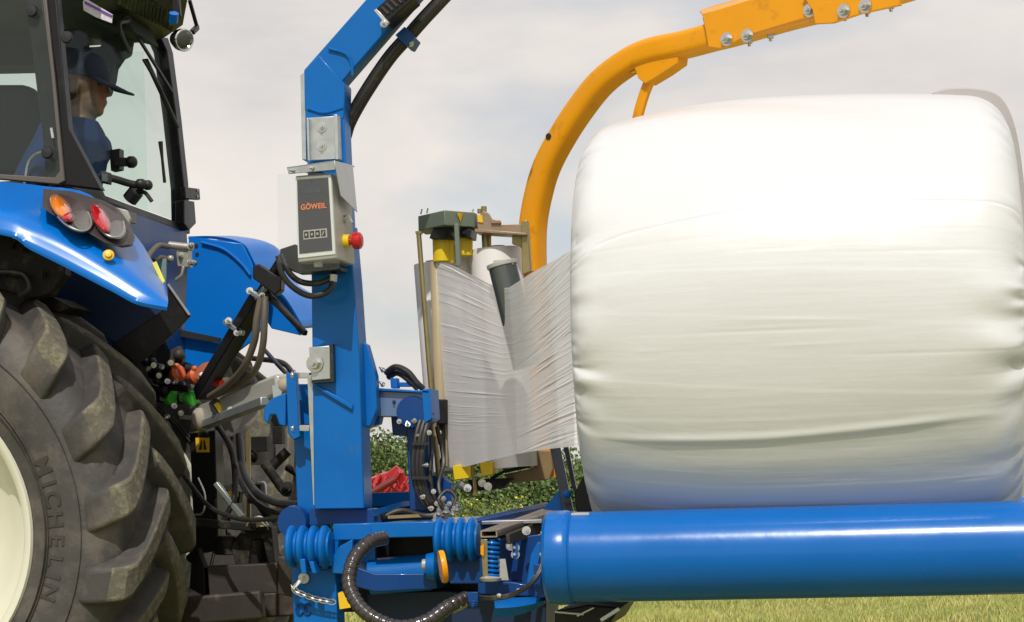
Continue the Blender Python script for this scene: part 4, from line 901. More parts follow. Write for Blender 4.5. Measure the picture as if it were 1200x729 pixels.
def dome(cx, cy, ax, ay, tl, h, half=None):
    rs = [ell(cx, cy, ax*k, ay*k, tl, .012+h*math.sqrt(max(0, 1-k*k))) for k in (1, .93, .8, .6, .35, .1)]
    return rs
m.rings(dome(71, 243, 17.5, 10, 52, .035)); la = P('tail_lamp', AMBL, fr, ang=80)(m)
m = MB(); m.rings(dome(78, 252.5, 10, 7.5, 40, .030)); P('red_lens', REDL, fr, ang=80)(m)
m = MB(); m.rings(dome(118, 256, 19.5, 9, 60, .028)); P('tail_lamp', REDL, fr, ang=80)(m)
m = MB(); m.plate([(136, 243), (148, 246), (152, 256), (150, 264), (143, 256)], .60, .02); P('clear_reflector', GREYP, fr, 0.003)(m)
m = MB(); c = q(126, 299, .30); m.lathe([(.018, 0), (.018, .005), (.012, .008), (.010, .014), (0, .015)], c+Vector((0, .01, 0)), (.3, -1, .3), 24); P('yellow_plug', STICK, fr)(m)
m = MB(); m.prism([q(178, 309, .63), q(183, 307, .66), q(193, 330, .62), q(190, 334, .60)], (.002, -.004, .002)); P('yellow_sticker', mat('pale_yellow_sticker', (0.75, 0.72, 0.12), 0.5), fr)(m)
P('inner_wall', NAVY, fr, 0.003)(MB().plate([(-260, 290), (-60, 255), (60, 262), (170, 322), (196, 345), (196, 361), (136, 402), (100, 385), (30, 352), (-260, 360)], .93, .02))  # fender blue with the wheel-well shade put into its colour
P('mud_flap', BLK, fr, 0.002)(MB().plate([(134, 402), (196, 361), (197, 334), (223, 370), (206, 388), (161, 428), (146, 416)], .90, .012))
m = MB(); m.bar(q(197, 333, .89), q(222, 369, .89), .008, .006); P('flap_edge', GALV, fr)(m)
m = MB(); m.plate([(-60, 262), (30, 276), (66, 304), (76, 312), (76, 322), (58, 345), (34, 350), (10, 342), (-60, 330)], .50, .06); m.plate([(-30, 350), (40, 352), (60, 347), (84, 360), (70, 366), (40, 362), (-30, 362)], .62, .20); bk = P('support_bracket', CAST, fr, 0.004)(m)
m = MB()
for x, y in ((28, 293), (51, 322)): m.bolt(q(x, y, .50), (0, -1, 0), .014, .01)
m.tube(qpath([(14, 292, .49), (16, 283, .49), (26, 279, .49)]), .006, 8); P('bolt', CAST, fr)(m)
m = MB(); m.tube(qpath([(-20, 318, .46), (20, 320, .46), (31, 326, .46), (34, 338, .46), (22, 347, .46)]), .010, 8); P('harness', HOSE, fr)(m)
# far fender
ff = P('fender', TBLUE, T, 0.004)(MB().plate([(221, 277), (284, 285), (294, 305), (303, 330), (316, 344), (312, 372), (300, 396), (262, 424), (240, 434), (214, 424)], 2.04, .02))
m = MB(); o_ = [(221, 277), (252, 277), (284, 285), (297, 305), (310, 330), (333, 347), (355, 382)]
mb2 = MB(); R_ = []
for x, y in o_: R_.append((q(x, y, 2.04), q(x, y, 2.04)+Vector((.05, .30, .02)), q(x, y, 2.04)+Vector((.03, .55, -.06))))
p2 = patch([[r[0] for r in R_], [r[1] for r in R_], [r[2] for r in R_]], .006); P('fender_top', TBLUE, ff, ang=60)(p2)
P('fender_tail', TBLUE, ff, 0.003)(MB().plate([(303, 330), (318, 338), (337, 347), (355, 381), (352, 393), (318, 385), (311, 374)], 2.10, .02))
m = MB(); m.prism([q(283, 285, 2.10), q(290, 286, 2.2), q(301, 298, 2.2), (q(306, 311, 2.15)), q(304, 318, 2.08), q(297, 314, 2.06), q(290, 300, 2.06)], (.02, .02, 0)); P('tail_lamp', REDL, ff, 0.004)(m)
m = MB(); m.tube(qpath([(236, 284, 2.03), (262, 292, 2.03), (282, 308, 2.03), (293, 322, 2.03)]), .006, 8); P('pressed_rib', TBLUE, ff)(m)
m = MB()
for x, y in ((230, 288), (231, 298), (229, 308)): m.cyl(q(x, y, 2.04), q(x, y, 2.036), .008, 12)
m.plate([(210, 386), (258, 396), (256, 402), (209, 394)], 2.00, .02); P('hole', BLKT, ff)(m)
# ---- body
m = MB(); m.box(-3.6, -1.95, 1.25, 1.85, .55, 1.30); m.box(-3.6, -2.0, 1.05, 2.0, .75, 1.05); m.box(-2.2, -1.95, .95, 2.05, .78, .98); body = P('transmission', CAST, T, 0.02, seg=3)(m)
m = MB(); m.box(-3.7, -2.05, .95, 2.04, 1.25, 1.50); m.box(-3.7, -2.05, .90, .98, 1.45, 2.02); m.box(-3.7, -2.05, 2.04, 2.10, 1.45, 2.02); P('floor_body', DBLUE, T, 0.02)(m)
# cab rear plane
CP = Vector((-1.79, .8, 2.07)); CN = Vector((1, 0, .095)).normalized()
def qc(px, py, out=0.0): return qp(px, py, CP+CN*out, CN)
P('rear_panel', DBLUE, T, 0.004)(MB().prism([qc(118, 232), qc(160, 247), qc(219, 271), qc(221, 300), qc(216, 425), qc(204, 420), qc(160, 330), qc(120, 300)], -CN*.02))  # tractor blue, darkened in the colour for the shaded rear wall
m = MB(); m.prism([qc(128, 240, .02), qc(160, 250, .02), qc(160, 262, .02), qc(132, 255, .02)], -CN*.01); P('brown_reflector', mat('brown_strip', (0.10, 0.07, 0.02), 0.4), T)(m)
cab = P('cab', BLK, T, 0.004)(MB().prism([qc(49, -6), qc(66, -6), qc(72, 70), qc(81, 150), qc(119, 219), qc(124, 230), qc(112, 237), qc(92, 224), qc(76, 217), qc(68, 150)], -CN*.06))
P('rear_sill', BLK, cab, 0.004)(MB().prism([qc(112, 237), qc(124, 229), qc(150, 239), qc(216, 263), qc(220, 274), qc(150, 249)], -CN*.06))
P('far_pillar', BLK, cab, 0.004)(MB().prism([qc(217, 262), qc(216, 220), qc(206, 130), qc(196, 60), qc(189, 44), (qc(197, 44)), qc(203, 62), qc(213, 140), qc(221, 215), qc(223, 274), qc(219, 273)], -CN*.06))
m = MB(); m.prism([q(49, -4, .79), q(54, -4, .79), q(64, 90, .79), q(76, 212, .79), q(68, 216, .79), q(0, 210, .79), q(-200, 196, .79), q(-200, 190, .79), q(0, 204, .79), q(64, 208, .79), q(70, 200, .79), q(60, 90, .79)], (0, .03, 0)); P('window_frame', mat('grey_brown_frame', (0.13, 0.115, 0.10), 0.4, metal=.2), cab, 0.003)(m)
m = MB(); m.prism([q(52, -4, .80), q(66, -4, .80), q(80, 150, .80), q(118, 222, .80), q(76, 217, .80), q(66, 90, .80)], (0, .05, 0)); P('corner_pillar', BLK, cab, 0.004)(m)
gl = P('rear_window', GLASS, cab)(MB().prism([qc(65, -2, -.02), qc(71, 70, -.02), qc(80, 150, -.02), qc(118, 219, -.02), qc(124, 228, -.02), qc(216, 262, -.02), qc(214, 210, -.02), qc(194, 50, -.02), qc(120, -2, -.02)], -CN*.005))
P('side_window', GLASSS, cab)(MB().prism([q(-260, -6, .805), q(50, -6, .805), q(60, 90, .805), q(70, 200, .805), q(64, 208, .805), q(-260, 190, .805)], (0, .005, 0)))
zc0, zc1 = 2.02, 2.86
xr0 = CP.x; yl, yr = .80, 2.20
P('far_window', GLASSF, cab)(MB().box(-3.35, -1.93, 2.185, 2.19, 2.05, 2.80))
P('front_window', GLASSF, cab)(MB().box(-3.41, -3.405, .86, 2.16, 1.9, 2.80))
m = MB()
for x_ in (-3.40, -2.62): m.box(x_-.025, x_+.025, 2.15, 2.20, 2.0, 2.85)
m.box(-3.43, -3.37, .80, .86, 1.9, 2.85); m.box(-2.70, -2.66, .80, .84, 1.9, 2.85); m.box(-3.40, -1.9, 2.15, 2.20, 2.0, 2.06); P('pillar', BLK, cab, 0.004)(m)
# roof with ribbed underside toward the rear
m = MB(); rt = [qc(112, -4, .0), qc(130, 8, .02), qc(192, 47, .02), qc(196, 44, .04), qc(214, 30, .12), qc(222, 0, .16), qc(222, -14, .18), qc(100, -80, .16), qc(60, -60, .1)]
RO = mat('dark_olive_roof_trim', (0.045, 0.037, 0.018), 0.5, var=0.3, vscale=20)
m.prism([qc(112, -6, .02), qc(130, 6, .02), qc(150, 18, .02), qc(193, 45, .02), qc(214, 28, .16), qc(222, -10, .20), qc(90, -80, .20)], -CN*.10); rf = P('roof', RO, cab, 0.006)(m)
m = MB(); m.box(-3.5, -1.88, .78, 2.22, 2.84, 3.02); P('roof_panel', INTER, cab, 0.02)(m)
m = MB()
for k in range(16):
    x = 140+k*4.3; y = 8+k*2.2; m.bar(qc(x, y-3, .09), qc(x+3, y-22, .17), .006, .012, (1, 0, 0))
P('roof_louvre', BLK, cab)(m)
m = MB(); m.bar(qc(206, -4, .20), qc(208, 20, .20), .03, .03, (1, 0, 0)); m.bar(qc(222, 0, .2), qc(231, 32, .2), .014, .014, (1, 0, 0)); m.bar(qc(231, 32, .2), qc(225, 38, .2), .02, .02, (1, 0, 0)); P('lamp_bracket', BLK, cab, 0.003)(m)
m = MB(); c = qc(215, 47, .22); ax = Vector((.75, -.60, -.25)).normalized(); m.lathe([(0, -.06), (.028, -.055), (.042, -.02), (.043, .0)], c, ax, 28); wl = P('work_lamp', BLK, cab)(m)
m = MB(); m.lathe([(.043, 0), (.044, .006), (.040, .010), (.036, .008)], c, ax, 28, cap=False); m.lathe([(.036, .007), (.024, -.01), (.010, -.02), (0, -.02)], c, ax, 28, cap=False); P('reflector', CHROME, cab)(m)
m = MB(); m.lathe([(.037, .007), (.03, .014), (.015, .018), (0, .019)], c, ax, 28, cap=False); P('lens', glass('lamp_lens', (0.9, 0.88, 0.75), 0.12, 0.05), cab)(m)
m = MB(); c = qc(203, 26, .20); m.cyl(c, c+Vector((.01, -.02, .03)), .018, 12); P('blue_connector', TBLUE, cab)(m)
m = MB(); m.plate([(97, 2), (100, -2), (132, 17), (131, 27), (112, 20), (98, 12)], 1.0, .003); P('window_sticker', mat('white_sticker', (0.7, 0.66, 0.74), 0.5, dirt=(0.3, 0.25, 0.15), dirt_amt=.2, dscale=60), cab)(m)
m = MB(); m.plate([(99, 1), (132, 18), (131, 20), (99, 4)], .995, .003); P('sticker_stripe', mat('purple_print', (0.16, 0.05, 0.35), 0.5), cab)(m)
# wiper
m = MB(); m.bar(qc(148, 22, .03), qc(202, 108, .04), .012, .010, (1, 0, 0)); m.tube([qc(168, 70, .03), qc(188, 104, .05), qc(208, 149, .03)], .006, 8); m.bar(qc(171, 70, .02), qc(208, 149, .02), .012, .016, (1, 0, 0)); m.cyl(qc(150, 24, .0), qc(150, 24, .05), .018, 14); m.tube(qpath([(150, 24, 1.55), (140, 30, 1.4), (152, 62, 1.4)]), .008, 8); P('wiper', BLKT, cab)(m)
# hinge and trim at the far lower corner
m = MB(); m.prism([qc(217, 219, .02), qc(234, 221, .02), qc(235, 234, .02), qc(218, 233, .02)], -CN*.02); m.prism([qc(216, 234, .03), qc(228, 236, .03), qc(230, 262, .03), qc(222, 270, .03), qc(216, 262, .03)], -CN*.04); P('hinge', BLK, cab, 0.004)(m)
m = MB()
for y in (223, 230): c = qc(231, y, .021); m.cyl(c, c+CN*.003, .006, 10)
P('hinge_hole', STEEL, cab)(m)
for x, y, b in ((38, 13, .79), (79, 44, .79), (56, 179, .78)):
    m = MB(); c = q(x, y, b); m.lathe([(.02, 0), (.022, .006), (.018, .014), (0, .016)], c, (0, -1, 0), 20); P('window_knob', BLKT, cab)(m)
m = MB(); m.tube([q(60, 150, .785), q(62, 162, .785)], .005, 8); m.tube(qpath([(29, 215, 1.1), (34, 190, 1.1), (44, 180, 1.1), (58, 178, 1.1)]), .006, 8); P('grab_handle', STEEL, cab)(m)
# interior
HB = 1.42; hd = q(99, 103, HB)
def part(name, mt, m, bev=0.0, par=cab): return P(name, mt, par, bev)(m)
m = MB(); m.box(hd.x-.66, hd.x-.02, 1.15, 1.72, hd.z-.84, hd.z-.725); m.plate([(-20, 98), (32, 98), (50, 128), (54, 205), (-20, 205)], 1.62, .12); part('seat', INTER, m, 0.03)
m = MB(); m.box(-3.0, -1.95, .88, 1.10, 1.70, 2.10); m.box(-2.6, -1.92, 1.95, 2.12, 1.75, 2.10); part('side_console', INTER, m, 0.02)
m = MB(); m.plate([(-260, 8), (-20, -8), (68, -8), (68, 8), (128, 30), (158, 38), (130, -20), (66, -30), (-260, -30)], 1.7, .3); m.plate([(-100, 20), (0, 12), (40, 10), (40, 75), (0, 76), (-100, 78)], 1.9, .2); m.plate([(72, 20), (96, 20), (98, 55), (118, 54), (116, 20), (140, 28), (152, 36), (148, 62), (140, 66), (132, 78), (130, 92), (124, 110), (72, 112)], 2.05, .08); part('headliner', mat('dark_teal_lining', (0.022, 0.032, 0.036), 0.8, var=0.4, vscale=5), m, 0.01)
m = MB(); c = q(170, 190, 1.5)
m.tube(qpath([(118, 206, 1.30), (135, 210, 1.33), (148, 214, 1.36), (160, 217, 1.38)]), .014, 10); m.ball(q(165, 216, 1.38), .024, 12, (1, 1, .9)); m.ball(q(173, 217, 1.40), .020, 12)
m.plate([(128, 176), (140, 174), (140, 198), (130, 200)], 1.5, .05); m.bar(q(136, 190, 1.5), q(152, 190, 1.5), .03, .03); m.ball(q(154, 190, 1.5), .024, 12); m.tube([q(152, 234, 1.4), q(160, 224, 1.39)], .03, 10); m.tube(qpath([(160, 224, 1.4), (170, 226, 1.4), (178, 236, 1.4)]), .008, 8)
part('control_lever', BLKT, m)
m = MB(); m.plate([(117, 200), (128, 202), (128, 216), (118, 214)], 1.25, .03); part('control_pod', INTER, m, .004)
m = MB(); m.plate([(119.5, 203), (126, 204), (126, 213), (120, 212)], 1.245, .003); part('pod_screen', mat('pod_screen', (0.10, 0.13, 0.14), 0.3), m)
m = MB(); m.tube([q(188, 166, 1.9), q(190, 185, 1.9), q(193, 214, 1.9)], [.010, .006, .007], 8); part('indicator_stalk', BROWNM, m)
# ---- rear linkage and hydraulics
def R_part(name, mt, m, bev=0.0): return P(name, mt, T, bev)(m)
R_part('hitch_post', BLK, MB().plate([(222, 508), (252, 504), (256, 645), (228, 650)], 1.32, .10), 0.004)
m = MB(); m.plate([(229, 513), (245, 513), (245, 530), (230, 530)], 1.31, .004); ws = R_part('warning_sticker', STICK, m)
m = MB(); m.plate([(233, 527), (236, 516), (237, 516), (236.2, 527)], 1.305, .002); m.plate([(238.5, 527), (238.8, 516), (240, 516), (242, 527)], 1.305, .002); P('pictogram', BLKT, ws)(m)
m = MB(); m.bar(q(238, 488, 1.2), q(336, 450, .62), .075, .07); tl = R_part('top_link', GREYP, m, .012)
m = MB(); m.bar(q(229, 502, 1.2), q(312, 470, .66), .04, .03); P('hydraulic_line', GALV, tl, 0.004)(m)
m = MB(); m.ball(q(235, 491, 1.12), .034, 16, (1, .9, 1.25)); m.bar(q(214, 489, 1.2), q(228, 490, 1.16), .03, .012); m.ball(q(334, 452, .60), .028, 14); P('joint', mat('pale_cast_joint', (0.36, 0.31, 0.24), 0.6, var=.2, bump=.3), tl)(m)
m = MB()
for x, y in ((273, 480), (277, 474)): m.bolt(q(x, y, .92), (0, -1, .2), .014, .012)
m.plate([(318, 452), (332, 447), (330, 466), (320, 470)], .58, .02); P('clamp', GALV, tl, 0.002)(m)
m = MB(); m.plate([(244, 472), (252, 466), (266, 474), (268, 482), (254, 488), (247, 482)], .98, .03); R_part('black_yellow_valve', BLKT, m, 0.003)
m = MB(); m.plate([(250, 474), (255, 471), (262, 480), (257, 484)], .97, .01); m.plate([(262, 467), (268, 466), (268, 474), (263, 475)], .96, .02); R_part('yellow_tag', YELL, m, 0.002)
for x, y in ((202, 466), (225, 467)):
    m = MB(); c = q(x, y, 1.25); ax = Vector((.85, -.5, -.1)); m.lathe([(.022, -.10), (.024, -.02), (.024, 0)], c, ax, 20); cpl = R_part('quick_coupler', BLKT, m)
    m = MB(); m.lathe([(.026, -.025), (.029, -.02), (.029, 0), (.026, .006), (.012, .008), (0, .008)], c, ax, 24); P('green_cap', LIME, cpl)(m)
    m = MB(); m.plate([(x-16, y-6), (x-8, y-9), (x-9, y+5), (x-15, y+4)], 1.24, .03); P('coupler_body', STEEL, cpl, .003)(m)
PUR = mat('violet_cap', (0.07, 0.05, 0.20), 0.5)
for x, y in ((210, 437), (231, 440)):
    m = MB(); m.lathe([(.02, -.04), (.026, -.03), (.030, 0), (.02, .01), (0, .012)], q(x, y, 1.2), (.7, -.6, .2), 18); m.ball(q(x-3, y-8, 1.19), .012, 10); m.bar(q(x+4, y+6, 1.19), q(x-2, y-10, 1.19), .012, .008); cp = R_part('dust_cap', SALMON, m)
    m = MB(); m.plate([(x-4, y+9), (x+5, y+10), (x+5, y+22), (x-1, y+24)], 1.22, .03); P('violet_sleeve', PUR, cp, .006)(m)
m = MB(); m.lathe([(.03, -.01), (.042, -.008), (.044, .004), (.03, .008), (0, .008)], q(243, 437, 1.15), (-.1, -.9, .5), 26); R_part('round_dust_cap', mat('rust_red_cap', (0.35, 0.09, 0.04), .5), m)
m = MB(); m.cyl(q(236, 440, 1.12), q(252, 447, 1.08), .012, 14); q1 = R_part('white_connector', WHITE, m)
m = MB(); m.cyl(q(250, 446, 1.08), q(260, 450, 1.06), .015, 14); P('red_sleeve', RED, q1)(m)
m = MB()
for i, (a, b_) in enumerate((((170, 426), (206, 436)), ((176, 438), (200, 444)), ((165, 420), (190, 440)), ((178, 455), (196, 462)), ((188, 452), (222, 456)), ((230, 434), (216, 432)))): m.cyl(q(*a, 1.24), q(*b_, 1.22), .014+.003*(i % 2), 14)
for x, y in ((178, 424), (186, 434), (196, 428), (184, 446), (192, 458)): m.ball(q(x, y, 1.2), .018, 10)
R_part('coupler_rack', BLK, m)
m = MB()
for x, y in ((180, 428), (190, 430), (186, 440), (196, 447), (200, 425), (174, 432), (206, 447), (212, 484), (196, 488), (204, 476)): m.bolt(q(x, y, 1.18), (random.uniform(-.4, .8), -1, random.uniform(-.5, .5)), .007, .01)
R_part('fitting', STEEL, m)
m = MB(); m.plate([(200, 410), (210, 405), (214, 424), (204, 432), (198, 424)], 1.5, .04); m.ball(q(210, 416, 1.48), .024, 12); R_part('grey_bracket', BROWNM, m, .003)
# valve block up on the fender wall
m = MB(); m.plate([(206, 289), (220, 288), (221, 313), (208, 312)], 1.55, .05); m.cyl(q(198, 287, 1.55), q(226, 290, 1.55), .014, 12); m.bolt(q(223, 289, 1.54), (.6, -.8, .2), .010, .02); m.bolt(q(222, 308, 1.54), (1, -.4, 0), .010, .02); m.bolt(q(212, 300, 1.55), (0, -1, 0), .009, .012); m.tube([q(215, 312, 1.54), q(213, 322, 1.54), q(206, 328, 1.54)], .006, 8); m.ball(q(200, 303, 1.53), .014, 10); R_part('valve_block', mat('bright_cast_valve', (0.42, 0.41, 0.36), .4, metal=.4, var=.35, vscale=40), m, .002)
m = MB(); m.tube(qpath([(198, 289, 1.54), (186, 288, 1.5), (176, 297, 1.4), (170, 308, 1.3)]), .011, 10); m.tube(qpath([(198, 304, 1.54), (188, 302, 1.5), (180, 306, 1.45)]), .010, 10); R_part('valve_hose', HOSEB, m)
m = MB(); m.plate([(188, 303), (195, 303), (194, 332), (190, 326)], 1.5, .01); R_part('pale_pane', mat('pale_grey_green', (.22, .30, .28), .3), m)
# diagonal hose carrier and hoses
m = MB(); m.bar(q(338, 296, .55), q(306, 346, .72), .036, .030); m.bar(q(306, 346, .72), q(236, 462, 1.15), .055, .05); m.plate([(296, 312), (303, 309), (330, 326), (329, 340), (322, 346), (296, 326)], .60, .05); m.bar(q(313, 344, .66), q(358, 391, .50), .018, .018); sup = R_part('hose_carrier', BLK, m, .004)
m = MB(); m.bar(q(311, 336, .66), q(279, 380, .84), .014, .016); m.bar(q(290, 340, .68), q(306, 349, .64), .018, .014); m.bar(q(263, 377, .86), q(285, 391, .82), .018, .016); P('clamp_plate', GALV, sup, .002)(m)
m = MB()
for x, y in ((293, 341), (307, 347), (268, 376), (283, 386), (278, 390)): m.bolt(q(x, y, .66 if y < 360 else .83), (0, -1, .2), .008, .008)
P('bolt', STEEL, sup)(m)
m = MB(); m.tube(qpath([(306, 349, .64), (301, 375, .64), (298, 400, .66), (286, 430, .72), (268, 450, .85), (246, 465, .98)]), .0125, 12); m.tube(qpath([(311, 348, .63), (310, 375, .62), (308, 405, .64), (300, 432, .7), (282, 450, .82), (254, 462, .96)]), .0115, 12); R_part('hydraulic_hose', HOSEB, m)
m = MB()
for l, r_ in (([(200, 535, 1.1), (222, 566, 1.0), (246, 594, .85), (280, 608, .7), (318, 608, .62), (348, 600, .55)], .008), ([(280, 510, 1.1), (284, 545, 1.0), (296, 572, .85), (320, 588, .7), (350, 592, .6)], .013), ([(276, 545, 1.1), (290, 578, .95), (315, 598, .8), (350, 602, .7)], .011), ([(256, 500, 1.3), (272, 530, 1.25), (275, 580, 1.2), (262, 610, 1.2)], .011), ([(296, 420, 1.3), (330, 425, 1.0), (345, 440, .8)], .010), ([(310, 410, 1.3), (328, 430, .9), (343, 445, .7)], .008)): m.tube(qpath(l), r_, 10)
R_part('hydraulic_hose', HOSE, m)
m = MB(); m.bar(q(253, 566, 1.2), q(284, 606, 1.2), .028, .02); R_part('lift_rod', mat('pale_green_grey_steel', (.28, .32, .28), .35, metal=.5), m, .004)
m = MB(); m.plate([(256, 572), (282, 576), (280, 590), (262, 586)], 1.25, .04); m2 = R_part('black_bracket', BLK, m, .003); P('sticker', STICK, m2)(MB().plate([(267, 575), (279, 576), (279, 582), (269, 581)], 1.24, .002))
m = MB(); m.bar(q(291, 505, 1.5), q(292, 660, 1.5), .014, .014); R_part('olive_rod', ZINC, m)
m = MB(); m.plate([(238, 664), (325, 660), (325, 695), (240, 700)], 1.05, .10); m.plate([(325, 652), (341, 656), (342, 700), (325, 696)], 1.0, .14); m.prism([q(226, 628, 1.5), q(238, 664, 1.05), q(240, 700, 1.05), q(222, 690, 1.5)], (.02, 0, 0)); db = R_part('drawbar_frame', BROWNM, m, .004)
m = MB(); m.plate([(284, 620), (300, 610), (318, 618), (322, 660), (312, 660), (308, 632), (294, 632), (292, 662), (276, 662), (270, 640)], 1.15, .08); m.plate([(284, 614), (310, 612), (314, 622), (292, 624)], 1.12, .10); m.bar(q(226, 612, 1.1), q(300, 618, 1.1), .03, .03); m.cyl(q(268, 650, 1.2), q(268, 628, 1.2), .05, 16); m.cyl(q(300, 662, 1.2), q(300, 632, 1.2), .04, 16); R_part('pick_up_hitch', CAST, m, .004)
m = MB(); m.plate([(284, 613), (305, 611), (312, 617), (290, 619)], 1.10, .03); R_part('pale_grease_plate', mat('dusty_plate', (.36, .32, .22), .6, var=.3), m, .002)
m = MB(); m.tube(qpath([(288, 618, 1.09), (294, 608, 1.08), (306, 606, 1.08), (314, 616, 1.09)]), .004, 8); m.tube(qpath([(232, 560, 1.15), (240, 580, 1.15), (238, 600, 1.15), (226, 604, 1.15)]), .004, 8); m.tube(qpath([(300, 566, 1.2), (310, 566, 1.2), (312, 580, 1.2)]), .004, 8); R_part('wire_loop', STEEL, m)
m = MB()
for i in range(46):
    x = random.uniform(212, 340); y = random.uniform(520, 735)
    if 236 < x < 330 and 655 < y < 702: continue
    c = q(x, y, random.uniform(1.35, 1.7)); t_ = random.random()
    if t_ < .45: m.bolt(c, (random.uniform(-.6, .6), -1, random.uniform(-.6, .6)), random.uniform(.010, .02), .014)
    elif t_ < .8: d_ = Vector((random.uniform(-1, 1), random.uniform(-.2, .2), random.uniform(-1, 1))).normalized(); m.cyl(c, c+d_*random.uniform(.05, .13), random.uniform(.010, .02), 12)
    else: m.box(c.x, c.x+random.uniform(.03, .08), c.y, c.y+.05, c.z, c.z+random.uniform(.02, .07))
R_part('casting_detail', CAST, m, .002)
m = MB(); m.box(-2.35, -1.60, 1.15, 1.95, .30, .62); m.bar(Vector((-2.3, 1.15, .52)), Vector((-1.15, .98, .60)), .04, .10); m.bar(Vector((-2.3, 1.95, .52)), Vector((-1.15, 2.0, .55)), .04, .10); R_part('lower_linkage', BROWNM, m, .01)
m = MB(); m.box(-2.0, -1.72, 1.30, 1.80, .62, 1.28); m.box(-1.9, -1.62, 1.42, 1.7, .85, 1.1); R_part('rear_axle_cover', CAST, m, .03)

# ================================================================== DRIVER
SK = mat('skin', (0.24, 0.12, 0.08), 0.55, var=0.08); SHIRT = mat('blue_shirt', (0.008, 0.035, 0.15), 0.8, var=0.15); CAPM = mat('navy_cap', (0.010, 0.016, 0.04), 0.8); TROU = mat('dark_trousers', (0.02, 0.025, 0.04), 0.85); HAIR = mat('dark_hair', (0.03, 0.02, 0.015), 0.8)
HB = 1.42; hd = q(99, 103, HB)
D_ = empty('person', (hd.x-.05, HB, 2.1), 'driver in blue shirt and dark cap looking back through the rear window', 'person')
x0_, z0_ = hd.x, hd.z; sx = x0_-.03; hc = Vector((x0_, HB, z0_))          # the face looks to +x
def blob(name, mb, mt, vox, sm=6):
    o = mb.build(name, mt, D_); r = o.modifiers.new('remesh', 'REMESH'); r.mode = 'VOXEL'; r.voxel_size = vox; r.use_smooth_shade = True
    k = o.modifiers.new('smooth', 'SMOOTH'); k.iterations = sm; k.factor = .5; return o
def ering(c, rx, ry, n=24, tilt=0): return [Vector(c)+Vector((rx*math.cos(a), ry*math.sin(a), tilt*rx*math.cos(a))) for a in np.linspace(0, 2*PI, n, endpoint=False)]
zt_ = z0_+.06
def torso(mb, g=0.0):
    mb.rings([ering((sx-.10, HB, zt_-.74), .10+g, .14+g), ering((sx-.10, HB, zt_-.66), .13+g, .175+g), ering((sx-.09, HB, zt_-.52), .12+g, .155+g), ering((sx-.05, HB, zt_-.38), .125+g, .175+g), ering((sx-.02, HB, zt_-.27), .115+g, .185+g), ering((sx-.01, HB, zt_-.215), .085+g, .15+g), ering((sx, HB, zt_-.18), .06+g, .08+g)])
ARMS = []
for s_ in (-1, 1):
    sh_ = Vector((sx-.01, HB+s_*.19, zt_-.26)); el = Vector((sx-.14, HB+s_*.27, zt_-.50)); wr = Vector((sx-.03, HB+s_*.14, zt_-.60+.02*s_)); ARMS.append((sh_, el, wr, s_))
LEGS = []
for s_ in (-1, 1):
    hp_ = Vector((sx-.10, HB+s_*.10, zt_-.68)); kn = Vector((sx-.52, HB+s_*.15, zt_-.66)); an_ = Vector((sx-.56, HB+s_*.15, zt_-1.08)); LEGS.append((hp_, kn, an_))
m = MB(); torso(m)
m.tube([(sx+.0, HB, zt_-.22), (x0_-.015, HB, z0_-.12), (x0_-.012, HB, z0_-.05)], [.060, .052, .056], 18)
m.ball(hc+Vector((-.018, 0, .03)), .098, 24, (1.0, .80, .98)); m.ball(hc+Vector((.015, 0, -.045)), .070, 20, (.95, .82, 1.05)); m.ball(hc+Vector((.042, 0, -.088)), .030, 14, (1, 1.1, .8))
m.ball(hc+Vector((.078, 0, -.012)), .014, 12, (1.2, .9, 2.0)); m.ball(hc+Vector((.086, 0, -.028)), .013, 12, (1.1, 1.2, .9)); m.ball(hc+Vector((.074, 0, -.056)), .016, 12, (.8, 1.5, .45)); m.ball(hc+Vector((.072, 0, -.066)), .015, 12, (.8, 1.3, .45)); m.ball(hc+Vector((.066, 0, .022)), .020, 12, (.9, 2.2, .5))
for s_ in (-1, 1): m.ball(hc+Vector((-.010, s_*.080, -.008)), .026, 12, (.75, .4, 1.25))
for sh_, el, wr, s_ in ARMS:
    m.tube([sh_, sh_.lerp(el, .5), el, el.lerp(wr, .4), wr], [.055, .046, .040, .038, .026], 14); m.ball(sh_, .058, 14); m.ball(el, .041, 12)
    d = (wr-el).normalized(); d = (d+Vector((.6, 0, -.1))).normalized(); si = Vector((0, 1, 0)); pc = wr+d*.055
    m.tube([wr, pc-d*.02, pc+d*.025], [.026, .036, .034], 12)
    for k, (f_, ln) in enumerate(((-.028, .056), (-.009, .066), (.010, .062), (.028, .048))):
        a = pc+d*.03+si*f_; b = a+d*ln*.55+Vector((0, 0, -.010)); c = b+d*ln*.35+Vector((0, 0, -.028)); m.tube([a-d*.01, a, b, c], [.010, .010, .009, .0075], 10); m.ball(c, .0075, 8); m.ball(b, .009, 8)
    a = wr+d*.03-si*s_*.02; b = a+d*.035-si*s_*.028+Vector((0, 0, -.01)); c = b+d*.026-si*s_*.006+Vector((0, 0, -.012)); m.tube([a, b, c], [.014, .011, .009], 10); m.ball(c, .009, 8)
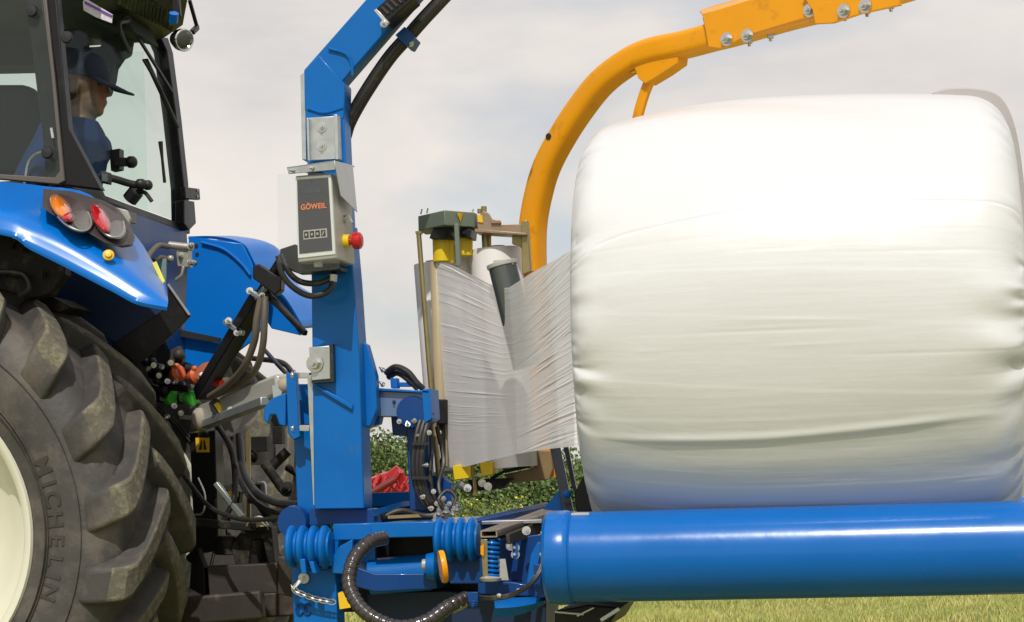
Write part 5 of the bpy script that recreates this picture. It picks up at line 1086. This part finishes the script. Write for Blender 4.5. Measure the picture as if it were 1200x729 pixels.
for hp_, kn, an_ in LEGS: m.tube([hp_, hp_.lerp(kn, .5), kn], [.09, .08, .062], 16); m.ball(kn, .062, 14); m.tube([kn, kn.lerp(an_, .35), an_], [.058, .056, .04], 14); m.tube([an_+Vector((.03, 0, -.04)), an_+Vector((-.18, 0, -.05))], [.045, .035], 12)
blob('body', m, SK, .0055, 4)
m = MB(); torso(m, .012)
for sh_, el, wr, s_ in ARMS: m.tube([sh_, sh_.lerp(el, .5), el, el.lerp(wr, .4), el.lerp(wr, .78)], [.070, .060, .052, .050, .042], 16); m.ball(sh_, .073, 16); m.ball(el, .053, 14)
blob('shirt', m, SHIRT, .009, 4)
m = MB()
for hp_, kn, an_ in LEGS: m.tube([hp_, hp_.lerp(kn, .5), kn], [.105, .092, .074], 16); m.ball(kn, .075, 14); m.tube([kn, kn.lerp(an_, .35), an_], [.070, .068, .060], 14); m.ball(hp_, .11, 14)
m.rings([ering((sx-.10, HB, zt_-.76), .12, .16), ering((sx-.10, HB, zt_-.66), .145, .19), ering((sx-.09, HB, zt_-.58), .137, .175)])
blob('trousers', m, TROU, .012, 4)
for s_ in (-1, 1): m = MB(); m.ball(hc+Vector((.068, s_*.030, .008)), .010, 10); m.build('eye', BLKT, D_)
m = MB(); m.ball(hc+Vector((-.040, 0, .018)), .086, 18, (1, .92, 1.05)); m.build('hair', HAIR, D_)
m = MB(); rs = []
for k, (r_, h) in enumerate(((.100, .0), (.104, .02), (.100, .055), (.082, .085), (.048, .102), (.006, .107))): rs.append([hc+Vector((-.012+r_*1.08*math.cos(t_), r_*.90*math.sin(t_), .038+h-.20*(r_*math.cos(t_)))) for t_ in np.linspace(0, 2*PI, 28, endpoint=False)])
m.rings(rs); cpo = m.build('cap', CAPM, D_)
m = MB(); vis = [(math.cos(t_), math.sin(t_)) for t_ in np.linspace(-1.25, 1.25, 15)]
a = [hc+Vector((.03+.07*c_, .085*s_, .030-.02*c_)) for c_, s_ in vis]; b = [hc+Vector((.04+.150*c_, .090*s_, .012-.050*c_)) for c_, s_ in vis]
m.prism(a+b[::-1], (0, 0, .006)); m.build('visor', CAPM, D_)
